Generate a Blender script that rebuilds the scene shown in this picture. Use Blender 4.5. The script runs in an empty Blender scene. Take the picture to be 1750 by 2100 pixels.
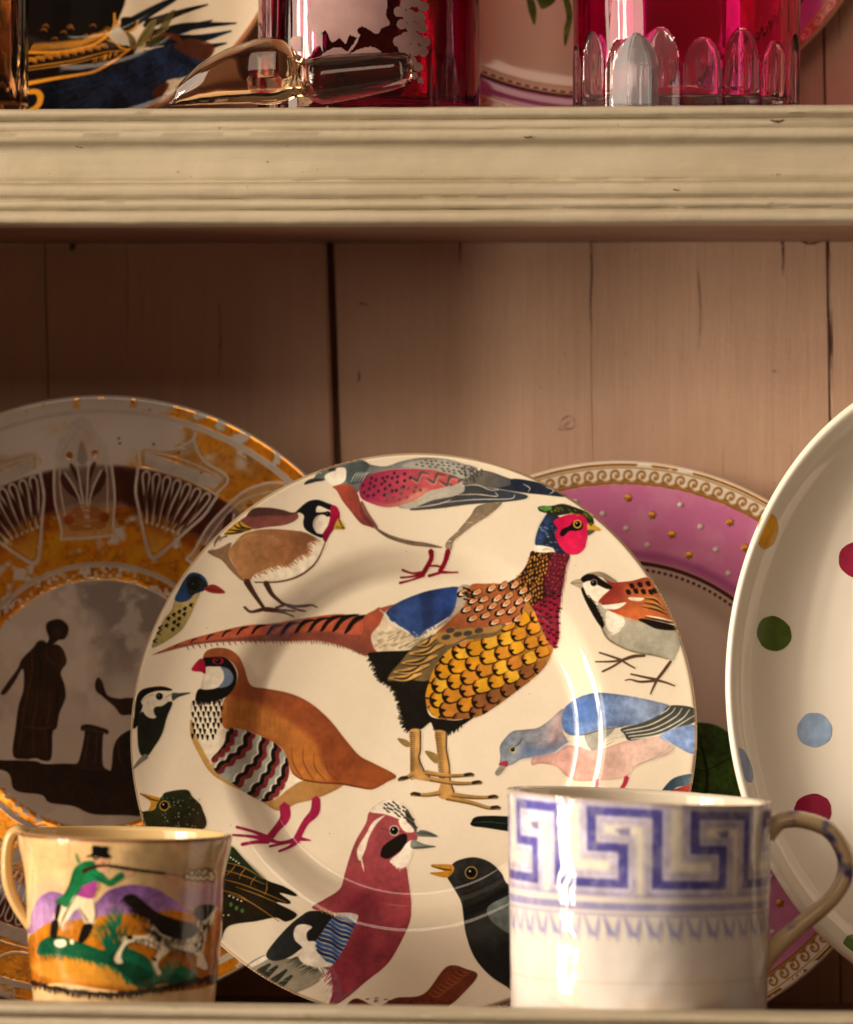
import bpy, bmesh, math, random
import numpy as np
from mathutils import Vector, Matrix

S = bpy.context.scene
COL = S.collection
R = math.radians

# ------------------------------------------------------------------ camera (photograph: 1750 x 2100 working pixels)
F_PX, DIST, YAW, ROLL, HORIZON = 10363.0, 2.4, R(6.0), R(0.2), 1080.0
CAM = Vector((DIST * math.sin(YAW), -DIST * math.cos(YAW), 0.236))
cam_data = bpy.data.cameras.new('camera')
cam = bpy.data.objects.new('camera', cam_data)
COL.objects.link(cam)
cam.location = CAM
cam.rotation_euler = (Matrix.Rotation(YAW, 4, 'Z') @ Matrix.Rotation(R(90), 4, 'X') @ Matrix.Rotation(ROLL, 4, 'Z')).to_euler()
cam_data.sensor_fit = 'HORIZONTAL'
cam_data.sensor_width = 36
cam_data.lens = 36 * F_PX / 1750
cam_data.shift_y = (HORIZON - 1050) / 1750
cam_data.clip_start, cam_data.clip_end = .05, 60
cam_data.dof.use_dof = True
cam_data.dof.focus_distance = 2.41
cam_data.dof.aperture_fstop = 6.3
S.camera = cam
FWD = Vector((-math.sin(YAW), math.cos(YAW), 0))
RGT = Vector((math.cos(YAW), math.sin(YAW), 0))

def at(px, py, Y):
    """the point on the upright plane y = Y that this pixel of the photograph looks at"""
    x, y = px - 875, -(py - HORIZON)
    x, y = x * math.cos(ROLL) - y * math.sin(ROLL), x * math.sin(ROLL) + y * math.cos(ROLL)
    d = FWD * F_PX + RGT * x + Vector((0, 0, y))
    return CAM + d * ((Y - CAM.y) / d.y)

def scale(px, Y):
    """metres for one pixel at depth Y"""
    return (at(px, 1000, Y) - CAM).dot(FWD) / F_PX

# ------------------------------------------------------------------ light: a tall window far to the left, dim warm room, added fill lamps
S.view_settings.view_transform = 'Standard'
S.view_settings.look = 'None'
S.view_settings.exposure = -.15
S.view_settings.gamma = 1
S.cycles.use_denoising = True
S.cycles.max_bounces = 14
S.cycles.transmission_bounces = 12
S.cycles.sample_clamp_indirect = 6
S.cycles.blur_glossy = .5
world = bpy.data.worlds.new('World')
S.world = world
world.use_nodes = True
world.node_tree.nodes['Background'].inputs[0].default_value = (1.0, .62, .40, 1)
world.node_tree.nodes['Background'].inputs[1].default_value = .10

def area_lamp(name, loc, aim, w, h, power, col):
    l = bpy.data.lights.new(name, 'AREA')
    l.shape, l.size, l.size_y, l.energy, l.color = 'RECTANGLE', w, h, power, col
    o = bpy.data.objects.new(name, l)
    COL.objects.link(o)
    o.location = loc
    o.rotation_euler = (Vector(aim) - Vector(loc)).to_track_quat('-Z', 'Y').to_euler()
    return o

WA = R(62)
for off, w in ((-.27, .14), (-.02, .14), (.25, .14)):
    for zc, h in ((.07, .66), (.86, .76)):
        base = Vector((-math.sin(WA) * 2.6, -math.cos(WA) * 2.6, zc)) + Vector((math.cos(WA), -math.sin(WA), 0)) * off
        area_lamp('window_and_fill_light', base, base + Vector((math.sin(WA), math.cos(WA), 0)), w, h, 15.5, (1.0, .85, .66))
sky = Vector((-math.sin(WA) * 2.8, -math.cos(WA) * 2.8, 1.10))
area_lamp('window_and_fill_light', sky, (0, 0, .25), 2.3, 1.4, 92, (1.0, .83, .63))  # added broad soft lamp near the window, softens the shade on the back
area_lamp('room_fill_light', (-.12, -2.15, 1.68), (0, 0, .22), 1.5, .7, 14.5, (1.0, .76, .56))  # added front fill, placed for glints on the gilding

# ------------------------------------------------------------------ helpers
def link(name, me, mat=None, parent=None):
    o = bpy.data.objects.new(name, me)
    COL.objects.link(o)
    if mat:
        for m in (mat if isinstance(mat, (list, tuple)) else [mat]):
            me.materials.append(m)
    if parent:
        o.parent = parent
    return o

def thing(name, label, cat, loc=(0, 0, 0), rot=(0, 0, 0), group=None):
    o = bpy.data.objects.new(name, None)
    COL.objects.link(o)
    o.empty_display_size = .02
    o.location, o.rotation_euler = loc, rot
    o['label'], o['category'] = label, cat
    if group:
        o['group'] = group
    return o

def mesh(name, V, Fc, uv=None, smooth=True, mi=None):
    me = bpy.data.meshes.new(name)
    me.from_pydata([tuple(v) for v in V], [], [tuple(f) for f in Fc])
    if uv is not None:
        lay = me.uv_layers.new(name='UVMap')
        li = np.empty(len(me.loops), int)
        me.loops.foreach_get('vertex_index', li)
        lay.data.foreach_set('uv', np.asarray(uv, float)[li].ravel())
    me.polygons.foreach_set('use_smooth', [smooth] * len(me.polygons))
    if mi is not None:
        me.polygons.foreach_set('material_index', mi)
    me.update()
    return me

def grid_faces(nr, nc, flip=False):
    f = []
    for i in range(nr - 1):
        for j in range(nc - 1):
            a = i * nc + j
            q = (a, a + 1, a + nc + 1, a + nc)
            f.append(q[::-1] if flip else q)
    return f

def box(x0, x1, y0, y1, z0, z1, bev=0.0, seg=2):
    bm = bmesh.new()
    bmesh.ops.create_cube(bm, size=1)
    for v in bm.verts:
        v.co = ((x0 + x1) / 2 + v.co.x * (x1 - x0), (y0 + y1) / 2 + v.co.y * (y1 - y0), (z0 + z1) / 2 + v.co.z * (z1 - z0))
    if bev:
        bmesh.ops.bevel(bm, geom=list(bm.edges), offset=bev, segments=seg, profile=.6, affect='EDGES')
    me = bpy.data.meshes.new('box')
    bm.to_mesh(me)
    bm.free()
    return me

def image(name, c):
    H, W = c.a.shape[:2]
    im = bpy.data.images.new(name, W, H, alpha=True)
    im.alpha_mode = 'CHANNEL_PACKED'
    px = np.ones((H, W, 4), np.float32)
    px[..., :3] = np.clip(c.a, 0, 1)
    px[..., 3] = np.clip(c.gold, 0, 1) * .62
    im.pixels.foreach_set(px[::-1].ravel())
    im.update()
    im.pack()
    return im

def lin(h):
    v = hexc(h)
    return tuple(np.where(v <= .04045, v / 12.92, ((v + .055) / 1.055) ** 2.4)) + (1,)

class NT:
    def __init__(s, name):
        s.m = bpy.data.materials.new(name)
        s.m.use_nodes = True
        s.t = s.m.node_tree
        s.b = s.t.nodes['Principled BSDF']
    def n(s, typ, **k):
        x = s.t.nodes.new(typ)
        for a, v in k.items():
            if a.startswith('i_'):
                x.inputs[a[2:].replace('_', ' ')].default_value = v
            else:
                setattr(x, a, v)
        return x
    def l(s, a, b):
        s.t.links.new(a, b)
    def noise(s, scl, detail=4, stretch=None, rough=.55):
        tc = s.n('ShaderNodeTexCoord')
        n = s.n('ShaderNodeTexNoise')
        n.inputs['Scale'].default_value, n.inputs['Detail'].default_value, n.inputs['Roughness'].default_value = scl, detail, rough
        if stretch:
            mp = s.n('ShaderNodeMapping')
            mp.inputs['Scale'].default_value = stretch
            s.l(tc.outputs['Object'], mp.inputs[0])
            s.l(mp.outputs[0], n.inputs['Vector'])
        else:
            s.l(tc.outputs['Object'], n.inputs['Vector'])
        return n.outputs['Fac']
    def ramp(s, fac, stops):
        r = s.n('ShaderNodeValToRGB')
        e = r.color_ramp.elements
        while len(e) < len(stops):
            e.new(.5)
        for q, (p, c) in zip(e, stops):
            q.position = p
            q.color = lin(c) if isinstance(c, str) else (c, c, c, 1)
        s.l(fac, r.inputs[0])
        return r.outputs[0]
    def mix(s, fac, a, b, mode='MIX'):
        x = s.n('ShaderNodeMix', data_type='RGBA', blend_type=mode)
        for sock, v in ((0, fac), (6, a), (7, b)):
            if hasattr(v, 'is_output'):
                s.l(v, x.inputs[sock])
            else:
                x.inputs[sock].default_value = v if sock == 0 else (lin(v) if isinstance(v, str) else v)
        return x.outputs[2]
    def bump(s, h, strength, dist):
        b = s.n('ShaderNodeBump')
        b.inputs['Strength'].default_value, b.inputs['Distance'].default_value = strength, dist
        s.l(h, b.inputs['Height'])
        return b.outputs[0]
    def set(s, **k):
        for a, v in k.items():
            sock = s.b.inputs[a.replace('_', ' ')]
            if hasattr(v, 'is_output'):
                s.l(v, sock)
            else:
                sock.default_value = v
        return s

def ceramic(name, col=None, im=None, rough=.1, wob=.00012, tint=None):
    m = NT(name)
    if im:
        t = m.n('ShaderNodeTexImage', image=im, interpolation='Cubic', extension='EXTEND')
        c = t.outputs['Color']
        m.set(Metallic=t.outputs['Alpha'])
        rr = m.n('ShaderNodeMapRange')
        m.l(t.outputs['Alpha'], rr.inputs[0])
        rr.inputs[3].default_value, rr.inputs[4].default_value = rough, .30
        m.set(Roughness=rr.outputs[0])
    else:
        c = m.mix(m.noise(28, 4), col, tint or col)
        m.set(Roughness=rough)
    h = m.noise(26, 2)
    if im:      # beaten, rubbed gilding is rougher than the glaze
        q = m.n('ShaderNodeMath', operation='MULTIPLY')
        m.l(t.outputs['Alpha'], q.inputs[0]); m.l(m.noise(330, 3), q.inputs[1])
        q2 = m.n('ShaderNodeMath', operation='MULTIPLY_ADD')
        m.l(q.outputs[0], q2.inputs[0]); q2.inputs[1].default_value = .35; m.l(h, q2.inputs[2])
        h = q2.outputs[0]
    m.set(Base_Color=c, IOR=1.5, Normal=m.bump(h, .6, wob * 6))
    return m.m

def glass(name, col, rough=.02, ior=1.5, trans=1.0, drawn=None):
    m = NT(name)
    m.set(Base_Color=col, Roughness=rough, IOR=ior, Transmission_Weight=trans, Normal=m.bump(m.noise(1 if drawn else 60, 2, drawn), .6 if drawn else .25, .002 if drawn else .0004))
    return m.m

def lathe(name, prof, n=128, sx=1, sy=1, start=-math.pi, planar=None, matf=None, uvz=None):
    """turn (r, z) pairs about z; planar: uv from x, y over this radius; uvz: uv from angle and height"""
    prof = np.asarray(prof, float)
    a = start + np.linspace(0, 2 * np.pi, n + 1)
    X = prof[:, 0][:, None] * np.sin(a)[None] * sx
    Y = -prof[:, 0][:, None] * np.cos(a)[None] * sy
    Z = np.repeat(prof[:, 1][:, None], n + 1, 1)
    V = np.stack([X, Y, Z], -1).reshape(-1, 3)
    uv = None
    if planar:
        uv = np.stack([X / planar / sx * .5 + .5, Y / planar / sy * .5 + .5], -1).reshape(-1, 2)
    if uvz:
        uv = np.stack([np.repeat((a / (2 * np.pi) + .5)[None], len(prof), 0), (Z - uvz[0]) / (uvz[1] - uvz[0])], -1).reshape(-1, 2)
    mi = None
    if matf:
        mi = np.repeat([matf(i) for i in range(len(prof) - 1)], n)
    return mesh(name, V, grid_faces(len(prof), n + 1), uv, True, mi)

def smooth_prof(P, n=6):
    return catmull(np.asarray(P, float), False, n)

def decal_cells(mask, step):
    H, W = mask.shape
    h, w = H // step, W // step
    return mask[:h * step, :w * step].reshape(h, step, w, step).max((1, 3)) > .3

def decal(name, mask, step, pos, mat, parent, label=None):
    """thin layer of paint: the cells of the drawing's grid that carry this motif, laid on the glaze"""
    H, W = mask.shape
    g = decal_cells(mask, step)
    ys, xs = np.nonzero(g)
    if not len(ys):
        return None
    w1 = g.shape[1] + 1
    q = np.stack([ys * w1 + xs, (ys + 1) * w1 + xs, (ys + 1) * w1 + xs + 1, ys * w1 + xs + 1], 1)
    ids, inv = np.unique(q.ravel(), return_inverse=True)
    gy, gx = ids // w1, ids % w1
    u, v = gx * step / W, 1 - gy * step / H
    o = link(name, mesh(name, pos(u, v), inv.reshape(-1, 4), np.stack([u, v], 1)), mat, parent)
    if label:
        o['label'] = label
    return o

def tube(name, P, w, h, n=14, uv=None):
    """swept tube through the points P, elliptical section w (in the plane) by h (along y)"""
    P = catmull(np.asarray(P, float), False, 8)
    w = np.interp(np.linspace(0, 1, len(P)), np.linspace(0, 1, len(np.atleast_1d(w))), np.atleast_1d(w)) if np.ndim(w) else np.full(len(P), w)
    T = np.gradient(P, axis=0)
    T /= np.linalg.norm(T, axis=1)[:, None]
    yv = np.array([0, 1.0, 0])
    N = np.cross(T, yv)
    N /= np.linalg.norm(N, axis=1)[:, None]
    a = np.linspace(0, 2 * np.pi, n + 1)
    V = P[:, None] + N[:, None] * (np.cos(a)[None, :, None] * w[:, None, None] / 2) + yv * (np.sin(a)[None, :, None] * h / 2)
    return mesh(name, V.reshape(-1, 3), grid_faces(len(P), n + 1, True))

# painter follows
# ------------------------------------------------------------------ painter: glaze decoration rasterised with numpy
def hexc(c):
    if isinstance(c, str):
        return np.array([int(c[i:i + 2], 16) / 255 for i in (0, 2, 4)])
    return np.array(c, float)

def pts(s):
    if isinstance(s, str):
        return np.array([[float(v) for v in p.split(',')] for p in s.split()])
    return np.array(s, float)

def catmull(P, closed=True, n=7):
    P = np.asarray(P, float)
    if len(P) < 3:
        t = np.linspace(0, 1, n * 2)[:, None]
        return P[0] * (1 - t) + P[-1] * t
    if closed:
        a, b, c, d = np.roll(P, 1, 0), P, np.roll(P, -1, 0), np.roll(P, -2, 0)
    else:
        E = np.vstack([2 * P[0] - P[1], P, 2 * P[-1] - P[-2]])
        a, b, c, d = E[:-3], E[1:-2], E[2:-1], E[3:]
    t = (np.arange(n) / n)[None, :, None]
    a, b, c, d = [q[:, None, :] for q in (a, b, c, d)]
    R = .5 * (2 * b + (c - a) * t + (2 * a - 5 * b + 4 * c - d) * t * t + (3 * b - a - 3 * c + d) * t ** 3)
    R = R.reshape(-1, P.shape[1])
    return R if closed else np.vstack([R, P[-1]])

def densify(P, step):
    out = []
    for a, b in zip(P, np.roll(P, -1, 0)):
        m = max(1, int(np.hypot(*(b - a)) / step))
        out.append(a + (b - a) * (np.arange(m) / m)[:, None])
    return np.vstack(out)

def vnoise(H, W, cell, seed, cx=None):
    r = np.random.RandomState(seed)
    cx = cx or cell
    gh, gw = int(H / cell) + 3, int(W / cx) + 3
    g = r.rand(gh, gw)
    y, x = np.arange(H) / cell, np.arange(W) / cx
    iy, ix = y.astype(int), x.astype(int)
    fy, fx = y - iy, x - ix
    fy, fx = (fy * fy * (3 - 2 * fy))[:, None], (fx * fx * (3 - 2 * fx))[None, :]
    A, B = g[iy][:, ix], g[iy][:, ix + 1]
    C, D = g[iy + 1][:, ix], g[iy + 1][:, ix + 1]
    return (A * (1 - fx) + B * fx) * (1 - fy) + (C * (1 - fx) + D * fx) * fy

def fbm(H, W, cell, seed, oct=4):
    s, a, t = 0, 1, 0
    for k in range(oct):
        s = s + a * vnoise(H, W, max(cell / 2 ** k, 1.01), seed + k)
        t += a
        a *= .55
    return s / t

def cover(poly, W, H, SS=3):
    x0, y0 = max(int(poly[:, 0].min()) - 1, 0), max(int(poly[:, 1].min()) - 1, 0)
    x1, y1 = min(int(poly[:, 0].max()) + 2, W), min(int(poly[:, 1].max()) + 2, H)
    w, h = x1 - x0, y1 - y0
    if w <= 0 or h <= 0:
        return None
    X, Y = poly[:, 0] - x0, (poly[:, 1] - y0) * SS
    X2, Y2 = np.roll(X, -1), np.roll(Y, -1)
    lo = np.ceil(np.minimum(Y, Y2) - .5).astype(int).clip(0, h * SS)
    hi = np.ceil(np.maximum(Y, Y2) - .5).astype(int).clip(0, h * SS)
    n = hi - lo
    tot = n.sum()
    if tot == 0:
        return None
    i = np.repeat(np.arange(len(X)), n)
    row = lo[i] + np.arange(tot) - np.repeat(np.cumsum(n) - n, n)
    t = (row + .5 - Y[i]) / (Y2[i] - Y[i])
    x = (X[i] + t * (X2[i] - X[i])).clip(0, w - 1e-3)
    s = np.sign(Y2[i] - Y[i])
    acc = np.zeros((h * SS, w + 2))
    ix = x.astype(int)
    f = x - ix
    np.add.at(acc, (row, ix), s * (1 - f))
    np.add.at(acc, (row, ix + 1), s * f)
    c = np.abs(np.cumsum(acc, 1))[:, :w].clip(0, 1).reshape(h, SS, w).mean(1)
    return x0, y0, c

def boxblur(a, k):
    for ax in (0, 1):
        p = np.pad(a, [(k, k) if q == ax else (0, 0) for q in (0, 1)], mode='edge')
        cs = np.cumsum(p, ax)
        z = np.zeros_like(np.take(cs, [0], ax))
        cs = np.concatenate([z, cs], ax)
        m = 2 * k + 1
        a = (np.take(cs, np.arange(m, cs.shape[ax]), ax) - np.take(cs, np.arange(0, cs.shape[ax] - m), ax)) / m
    return a

class Canvas:
    def __init__(s, W, H, bg, mp, seed=1):
        s.W, s.H, s.mp = W, H, mp
        s.a = np.ones((H, W, 3)) * hexc(bg)
        s.gold = np.zeros((H, W))
        s.masks, s.cur, s.clipm = {}, None, None
        s.rs = np.random.RandomState(seed)
        u = W / 1200
        s.n1 = fbm(H, W, 60 * u, seed, 4) - .5
        s.n2 = fbm(H, W, 9 * u, seed + 11, 3) - .5
        s.n3 = vnoise(H, W, 2.2 * u, seed + 21, 14 * u)
        s.view(0, 0, 1)

    def view(s, x0, y0, k):
        s.v = (x0, y0, k)

    def part(s, name):
        s.cur = name
        if name and name not in s.masks:
            s.masks[name] = np.zeros((s.H, s.W))

    def to(s, P, dens=False):
        x0, y0, k = s.v
        Q = np.empty_like(P)
        Q[:, 0], Q[:, 1] = x0 + P[:, 0] / k, y0 + P[:, 1] / k
        if dens:
            Q = densify(Q, 12)
        return s.mp(Q)

    def clip(s, P=None, sm=True):
        if P is None:
            s.clipm = None
            return
        P = pts(P)
        r = cover(s.to(catmull(P) if sm else P, True), s.W, s.H)
        s.clipm = np.zeros((s.H, s.W))
        if r:
            s.clipm[r[1]:r[1] + r[2].shape[0], r[0]:r[0] + r[2].shape[1]] = r[2]

    def raw(s, P, col, a=1, var=.07, g=None, dry=0, soft=0, gold=0, dens=True):
        Q = s.to(P, dens)
        r = cover(Q, s.W, s.H)
        if r is None:
            return
        x0, y0, c = r
        if soft:
            p = soft * 2
            X0, Y0 = max(x0 - p, 0), max(y0 - p, 0)
            X1, Y1 = min(x0 + c.shape[1] + p, s.W), min(y0 + c.shape[0] + p, s.H)
            b = np.zeros((Y1 - Y0, X1 - X0))
            b[y0 - Y0:y0 - Y0 + c.shape[0], x0 - X0:x0 - X0 + c.shape[1]] = c
            c = boxblur(boxblur(b, soft), soft)
            x0, y0 = X0, Y0
        sl = (slice(y0, y0 + c.shape[0]), slice(x0, x0 + c.shape[1]))
        al = c * a
        if s.clipm is not None:
            al = al * s.clipm[sl]
        if dry:
            al = al * np.clip((s.n3[sl] - dry * .6) * 6 + .5, 0, 1)
        C = hexc(col)[None, None, :]
        if g:
            A, B = s.to(np.array([[g[0], g[1]], [g[2], g[3]]], float))
            yy, xx = np.mgrid[sl]
            d = B - A
            t = (((xx - A[0]) * d[0] + (yy - A[1]) * d[1]) / (d @ d)).clip(0, 1)[..., None]
            t = (t + s.n1[sl][..., None] * .35).clip(0, 1)
            C = C * (1 - t) + hexc(g[4]) * t
        C = (C * (1 + var * 3.2 * s.n1[sl][..., None] + var * 1.8 * s.n2[sl][..., None])).clip(0, 1)
        s.a[sl] = s.a[sl] * (1 - al[..., None]) + C * al[..., None]
        s.gold[sl] = s.gold[sl] * (1 - al) + gold * al
        if s.cur:
            m = s.masks[s.cur]
            m[sl] = np.maximum(m[sl], al)

    def f(s, P, col, sm=True, **k):
        P = pts(P)
        s.raw(catmull(P) if sm else P, col, **k)

    def st(s, P, w, col, sm=True, **k):
        """brush stroke; w a width or a list of widths along it"""
        P = pts(P)
        w = np.atleast_1d(np.array(w, float))
        ws = np.interp(np.linspace(0, 1, len(P)), np.linspace(0, 1, len(w)), w) if len(w) > 1 else np.full(len(P), w[0])
        Q = np.hstack([P, ws[:, None]])
        Q = catmull(Q, False, 6) if sm and len(P) > 2 else densify(Q, 1e9) if len(P) > 2 else np.linspace(Q[0], Q[-1], 6)
        if not sm:
            Q = np.hstack([P, ws[:, None]])
        d = np.gradient(Q[:, :2], axis=0)
        L = np.hypot(d[:, 0], d[:, 1]) + 1e-9
        nx, ny = -d[:, 1] / L, d[:, 0] / L
        h = np.abs(Q[:, 2]) / 2
        N = np.stack([nx * h, ny * h], 1)
        T = d / L[:, None]
        cap0 = [Q[0, :2] - T[0] * h[0] * .8]
        cap1 = [Q[-1, :2] + T[-1] * h[-1] * .8]
        s.raw(np.vstack([cap0, Q[:, :2] + N, cap1, (Q[:, :2] - N)[::-1]]), col, **k)

    def el(s, x, y, rx, ry, col, rot=0, **k):
        t = np.linspace(0, 2 * np.pi, 28, endpoint=False)
        c, q = np.cos(np.radians(rot)), np.sin(np.radians(rot))
        X, Y = rx * np.cos(t), ry * np.sin(t)
        s.raw(np.stack([x + X * c - Y * q, y + X * q + Y * c], 1), col, **k)

    def eye(s, x, y, r, ring, ringw=.3, iris='15100f'):
        s.el(x, y, r, r, ring)
        s.el(x, y, r * (1 - ringw), r * (1 - ringw), iris)
        s.el(x, y, r * .5, r * .5, '050404')
        s.el(x - r * .2, y - r * .22, r * .17, r * .17, 'f4eee4')

    def scatter(s, P, dx, dy, ang=0, jit=.25, stagger=True):
        """grid points inside polygon P, rows turned by ang degrees"""
        P = catmull(pts(P), True, 3)
        c, q = np.cos(np.radians(ang)), np.sin(np.radians(ang))
        R = np.array([[c, q], [-q, c]])
        U = P @ R.T
        out = []
        j = 0
        for y in np.arange(U[:, 1].min(), U[:, 1].max() + dy, dy):
            for x in np.arange(U[:, 0].min(), U[:, 0].max() + dx, dx):
                X = x + (dx / 2 if j % 2 and stagger else 0) + s.rs.uniform(-jit, jit) * dx
                Y = y + s.rs.uniform(-jit, jit) * dy
                a, b = U, np.roll(U, -1, 0)
                cr = ((a[:, 1] > Y) != (b[:, 1] > Y))
                xi = a[:, 0] + (Y - a[:, 1]) / (b[:, 1] - a[:, 1] + 1e-12) * (b[:, 0] - a[:, 0])
                if (cr & (xi > X)).sum() % 2:
                    out.append(R.T @ np.array([X, Y]))
            j += 1
        return out

    def hatch(s, P, n, L, ang, w, col, spread=8, **k):
        """n bristle strokes started at random places along the open path P"""
        Q = catmull(pts(P), False, 10)
        for i in np.linspace(0, len(Q) - 1, n).astype(int):
            t = np.radians(ang + s.rs.uniform(-spread, spread))
            l = L * s.rs.uniform(.55, 1.15)
            p = Q[i] + s.rs.uniform(-2, 2, 2)
            s.st([p, p + l * np.array([np.cos(t), np.sin(t)])], [w, w * .35], col, **k)

    def feather(s, x, y, ang, L, W, fill, edge, ew=.22, **k):
        """rounded feather, tip towards ang"""
        t = np.radians(ang)
        B = np.array([[np.cos(t), np.sin(t)], [-np.sin(t), np.cos(t)]])
        sh = np.array([[-.6, -.42], [0, -.5], [.35, -.4], [.5, 0], [.35, .4], [0, .5], [-.6, .42]])
        A = sh * [L, W]
        s.raw(catmull(A @ B + [x, y], True, 4), edge, dens=False, **k)
        A = sh * [L * (1 - ew), W * (1 - ew * .55)] + [-L * ew * .55, W * .03]
        s.raw(catmull(A @ B + [x, y], True, 4), fill, dens=False, **k)
# ------------------------------------------------------------------ the birds painted on the big plate
def paint_birds(N=1300):
    CX, CY, RX, RY = 845 / .7, 1508 / .7, 583 / .7, 576 / .7
    c = Canvas(N, N, 'ecdfc9', lambda Q: np.stack([((Q[:, 0] - CX) / RX + 1) * N / 2, ((Q[:, 1] - CY) / RY + 1) * N / 2], 1), 3)
    CR = 'ecdfc9'
    V1, V2, V3 = (350, 1300, 2.3333), (850, 1300, 2.0588), (1050, 1450, 2.2107)
    V4, V5, V6 = (350, 1850, 2.0588), (1400, 1650, 2.5), (600, 2300, 1.8421)
    rs = c.rs
    # --- pigeon along the top
    c.part('painted_pigeon'); c.view(*V2)
    c.f('190,160 280,112 370,108 440,138 540,150 640,118 760,98 900,104 1010,132 1100,165 1040,240 1000,260 880,180 700,165 560,170 440,205 390,260 370,310 320,262 240,268 190,230', '6b6f70', g=(350, 120, 1000, 180, 'a39f97'))
    c.f('260,120 370,108 440,140 420,190 400,235 340,262 300,240 300,170 250,150', '4a5658', var=.12)
    c.f('100,230 140,180 200,150 280,130 300,160 240,165 180,200 170,235 110,245', '59625f', var=.15)
    c.f('168,210 200,188 235,178 240,165 262,158 296,166 296,232 250,266 205,262 178,238', 'f1e7d6')
    c.f('44,262 62,240 105,226 170,232 120,244 70,258', '2b2d2d')
    c.st('108,200 150,190', [3, 5], 'd8d4ca'); c.el(212, 170, 22, 9, '262828', rot=-15)
    for i in range(5):
        c.st([(330 + i * 16, 245), (352 + i * 16, 205), (372 + i * 17, 185)], [3, 6, 2], 'cfcfc8')
        c.st([(338 + i * 16, 250), (360 + i * 16, 212), (380 + i * 17, 192)], [3, 5, 2], '1f2425')
    c.f('640,150 720,118 860,112 1000,140 1100,168 1090,215 1010,240 900,185 760,168', 'a7a59c')
    for p in c.scatter('680,150 740,115 900,112 1080,165 1060,210 960,200 820,160', 36, 17, 8):
        c.f([(p[0] - 11, p[1] - 2), (p[0], p[1] - 6), (p[0] + 11, p[1] + 2), (p[0], p[1] + 4)], '53524d')
    c.f('385,268 440,205 560,172 700,165 800,170 900,188 1015,238 900,278 800,302 735,348 650,384 540,396 440,368 390,335', '9c2c50', g=(480, 220, 760, 380, 'bc5a5c'))
    c.f('430,355 540,382 660,350 760,285 800,290 735,348 650,384 540,396', 'd99a80', a=.7, soft=3)
    for i, (x, y) in enumerate([(720, 180), (820, 190), (900, 205), (960, 225)]):
        c.st([(x - 30, y + 30), (x + 20, y + 55), (x + 35, y + 5), (x + 85, y + 15)], [8, 18, 14, 6], '54504d')
        c.st([(x - 30, y + 45), (x + 18, y + 70), (x + 40, y + 25), (x + 85, y + 28)], [3, 6, 6, 3], 'd48a84')
    for p in c.scatter('395,280 450,215 620,185 700,200 640,290 520,340 430,340', 40, 34, -25):
        c.el(p[0], p[1], 9, 11, '3f2632', rot=30)
    for p in c.scatter('520,340 700,250 800,290 640,360', 46, 34, -25):
        c.el(p[0], p[1], 9, 11, '6b5250', rot=30)
    c.f('222,272 320,260 368,310 390,370 420,440 492,522 440,512 392,492 330,420 280,358 246,300', 'a64c3c', g=(270, 300, 470, 500, '7d3a38'))
    c.f('400,360 440,430 500,520 455,512 400,450 385,400', '6c3334', a=.8)
    c.st('470,512 560,570 680,606 800,622 890,636', [10, 22, 26, 22, 5], '857261')
    c.st('500,540 600,588 720,610', [3, 5, 3], '51443b')
    c.f('690,412 830,352 960,328 1000,282 1040,250 1160,278 1300,300 1400,322 1390,346 1260,364 1060,378 860,404', '4f4c49', g=(760, 400, 1300, 300, '343a44'))
    c.f('620,392 740,350 800,302 960,262 1010,242 1020,300 940,332 820,358 700,405', 'b3aea2')
    c.f('1010,250 1100,178 1180,182 1310,226 1440,242 1560,272 1650,330 1500,318 1380,304 1200,282 1060,262', '6d6860', g=(1120, 220, 1400, 290, '3a4150'))
    c.f('1230,282 1300,262 1312,225 1440,240 1560,272 1652,332 1480,318 1360,305', '232b3c', var=.15)
    for P_ in ('1010,268 1100,262 1180,292 1230,290', '960,322 1100,318 1220,330 1210,305', '880,370 1080,350 1300,345 1330,318', '720,400 860,378 940,352', '1380,255 1420,280 1410,305', '1520,275 1566,295 1540,318'):
        c.st(P_, [3, 6, 3], 'e8e0d2')
    for p in c.scatter('990,150 1130,175 1100,225 1020,240', 30, 20, 30):
        c.st([(p[0], p[1] - 8), (p[0] + 10, p[1] + 8)], 7, '3c4043')
    c.f('1110,386 1252,364 1180,440 1090,498 1010,560 962,602 946,652 912,640 922,600 984,540 1060,450', '7a6a58', g=(1180, 380, 930, 640, '9d8b76'), dry=.15)
    for P_, w in (('822,655 820,700 770,772', [34, 26, 26]), ('928,655 905,715 868,768', [32, 26, 24]), ('775,770 700,775 640,758', [18, 10, 12]), ('775,775 690,795 628,800', [20, 10, 10]), ('770,785 700,812 622,832', [20, 10, 14]), ('790,738 840,735 900,745', [8, 10, 8]), ('800,790 880,770', [16, 12]), ('868,768 930,772 982,772', [18, 9, 6])):
        c.st(P_, w, '7e1024')
    # --- pheasant
    c.part('painted_pheasant'); c.view(*V1)
    TU = [(210, 1466), (420, 1375), (640, 1312), (830, 1266), (1000, 1246), (1220, 1192), (1430, 1160), (1640, 1166), (1750, 1122)]
    TL = [(1760, 1420), (1700, 1420), (1630, 1432), (1530, 1392), (1400, 1356), (1250, 1340), (1000, 1356), (830, 1370), (600, 1386), (430, 1412), (230, 1466)]
    c.f(TU + TL, 'b4583f', var=.1)
    c.f([(1000, 1312), (1250, 1276), (1450, 1290), (1700, 1320)] + TL[:8], '7b4338', a=.9, soft=2)
    c.f('230,1462 430,1398 620,1366 830,1342 1000,1320 1000,1356 830,1370 600,1386 430,1412', '80493a', soft=1)
    c.hatch('430,1412 830,1368 1100,1346 1300,1345 1500,1380 1640,1432', 90, 26, 60, 6, '6d4a38')
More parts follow.
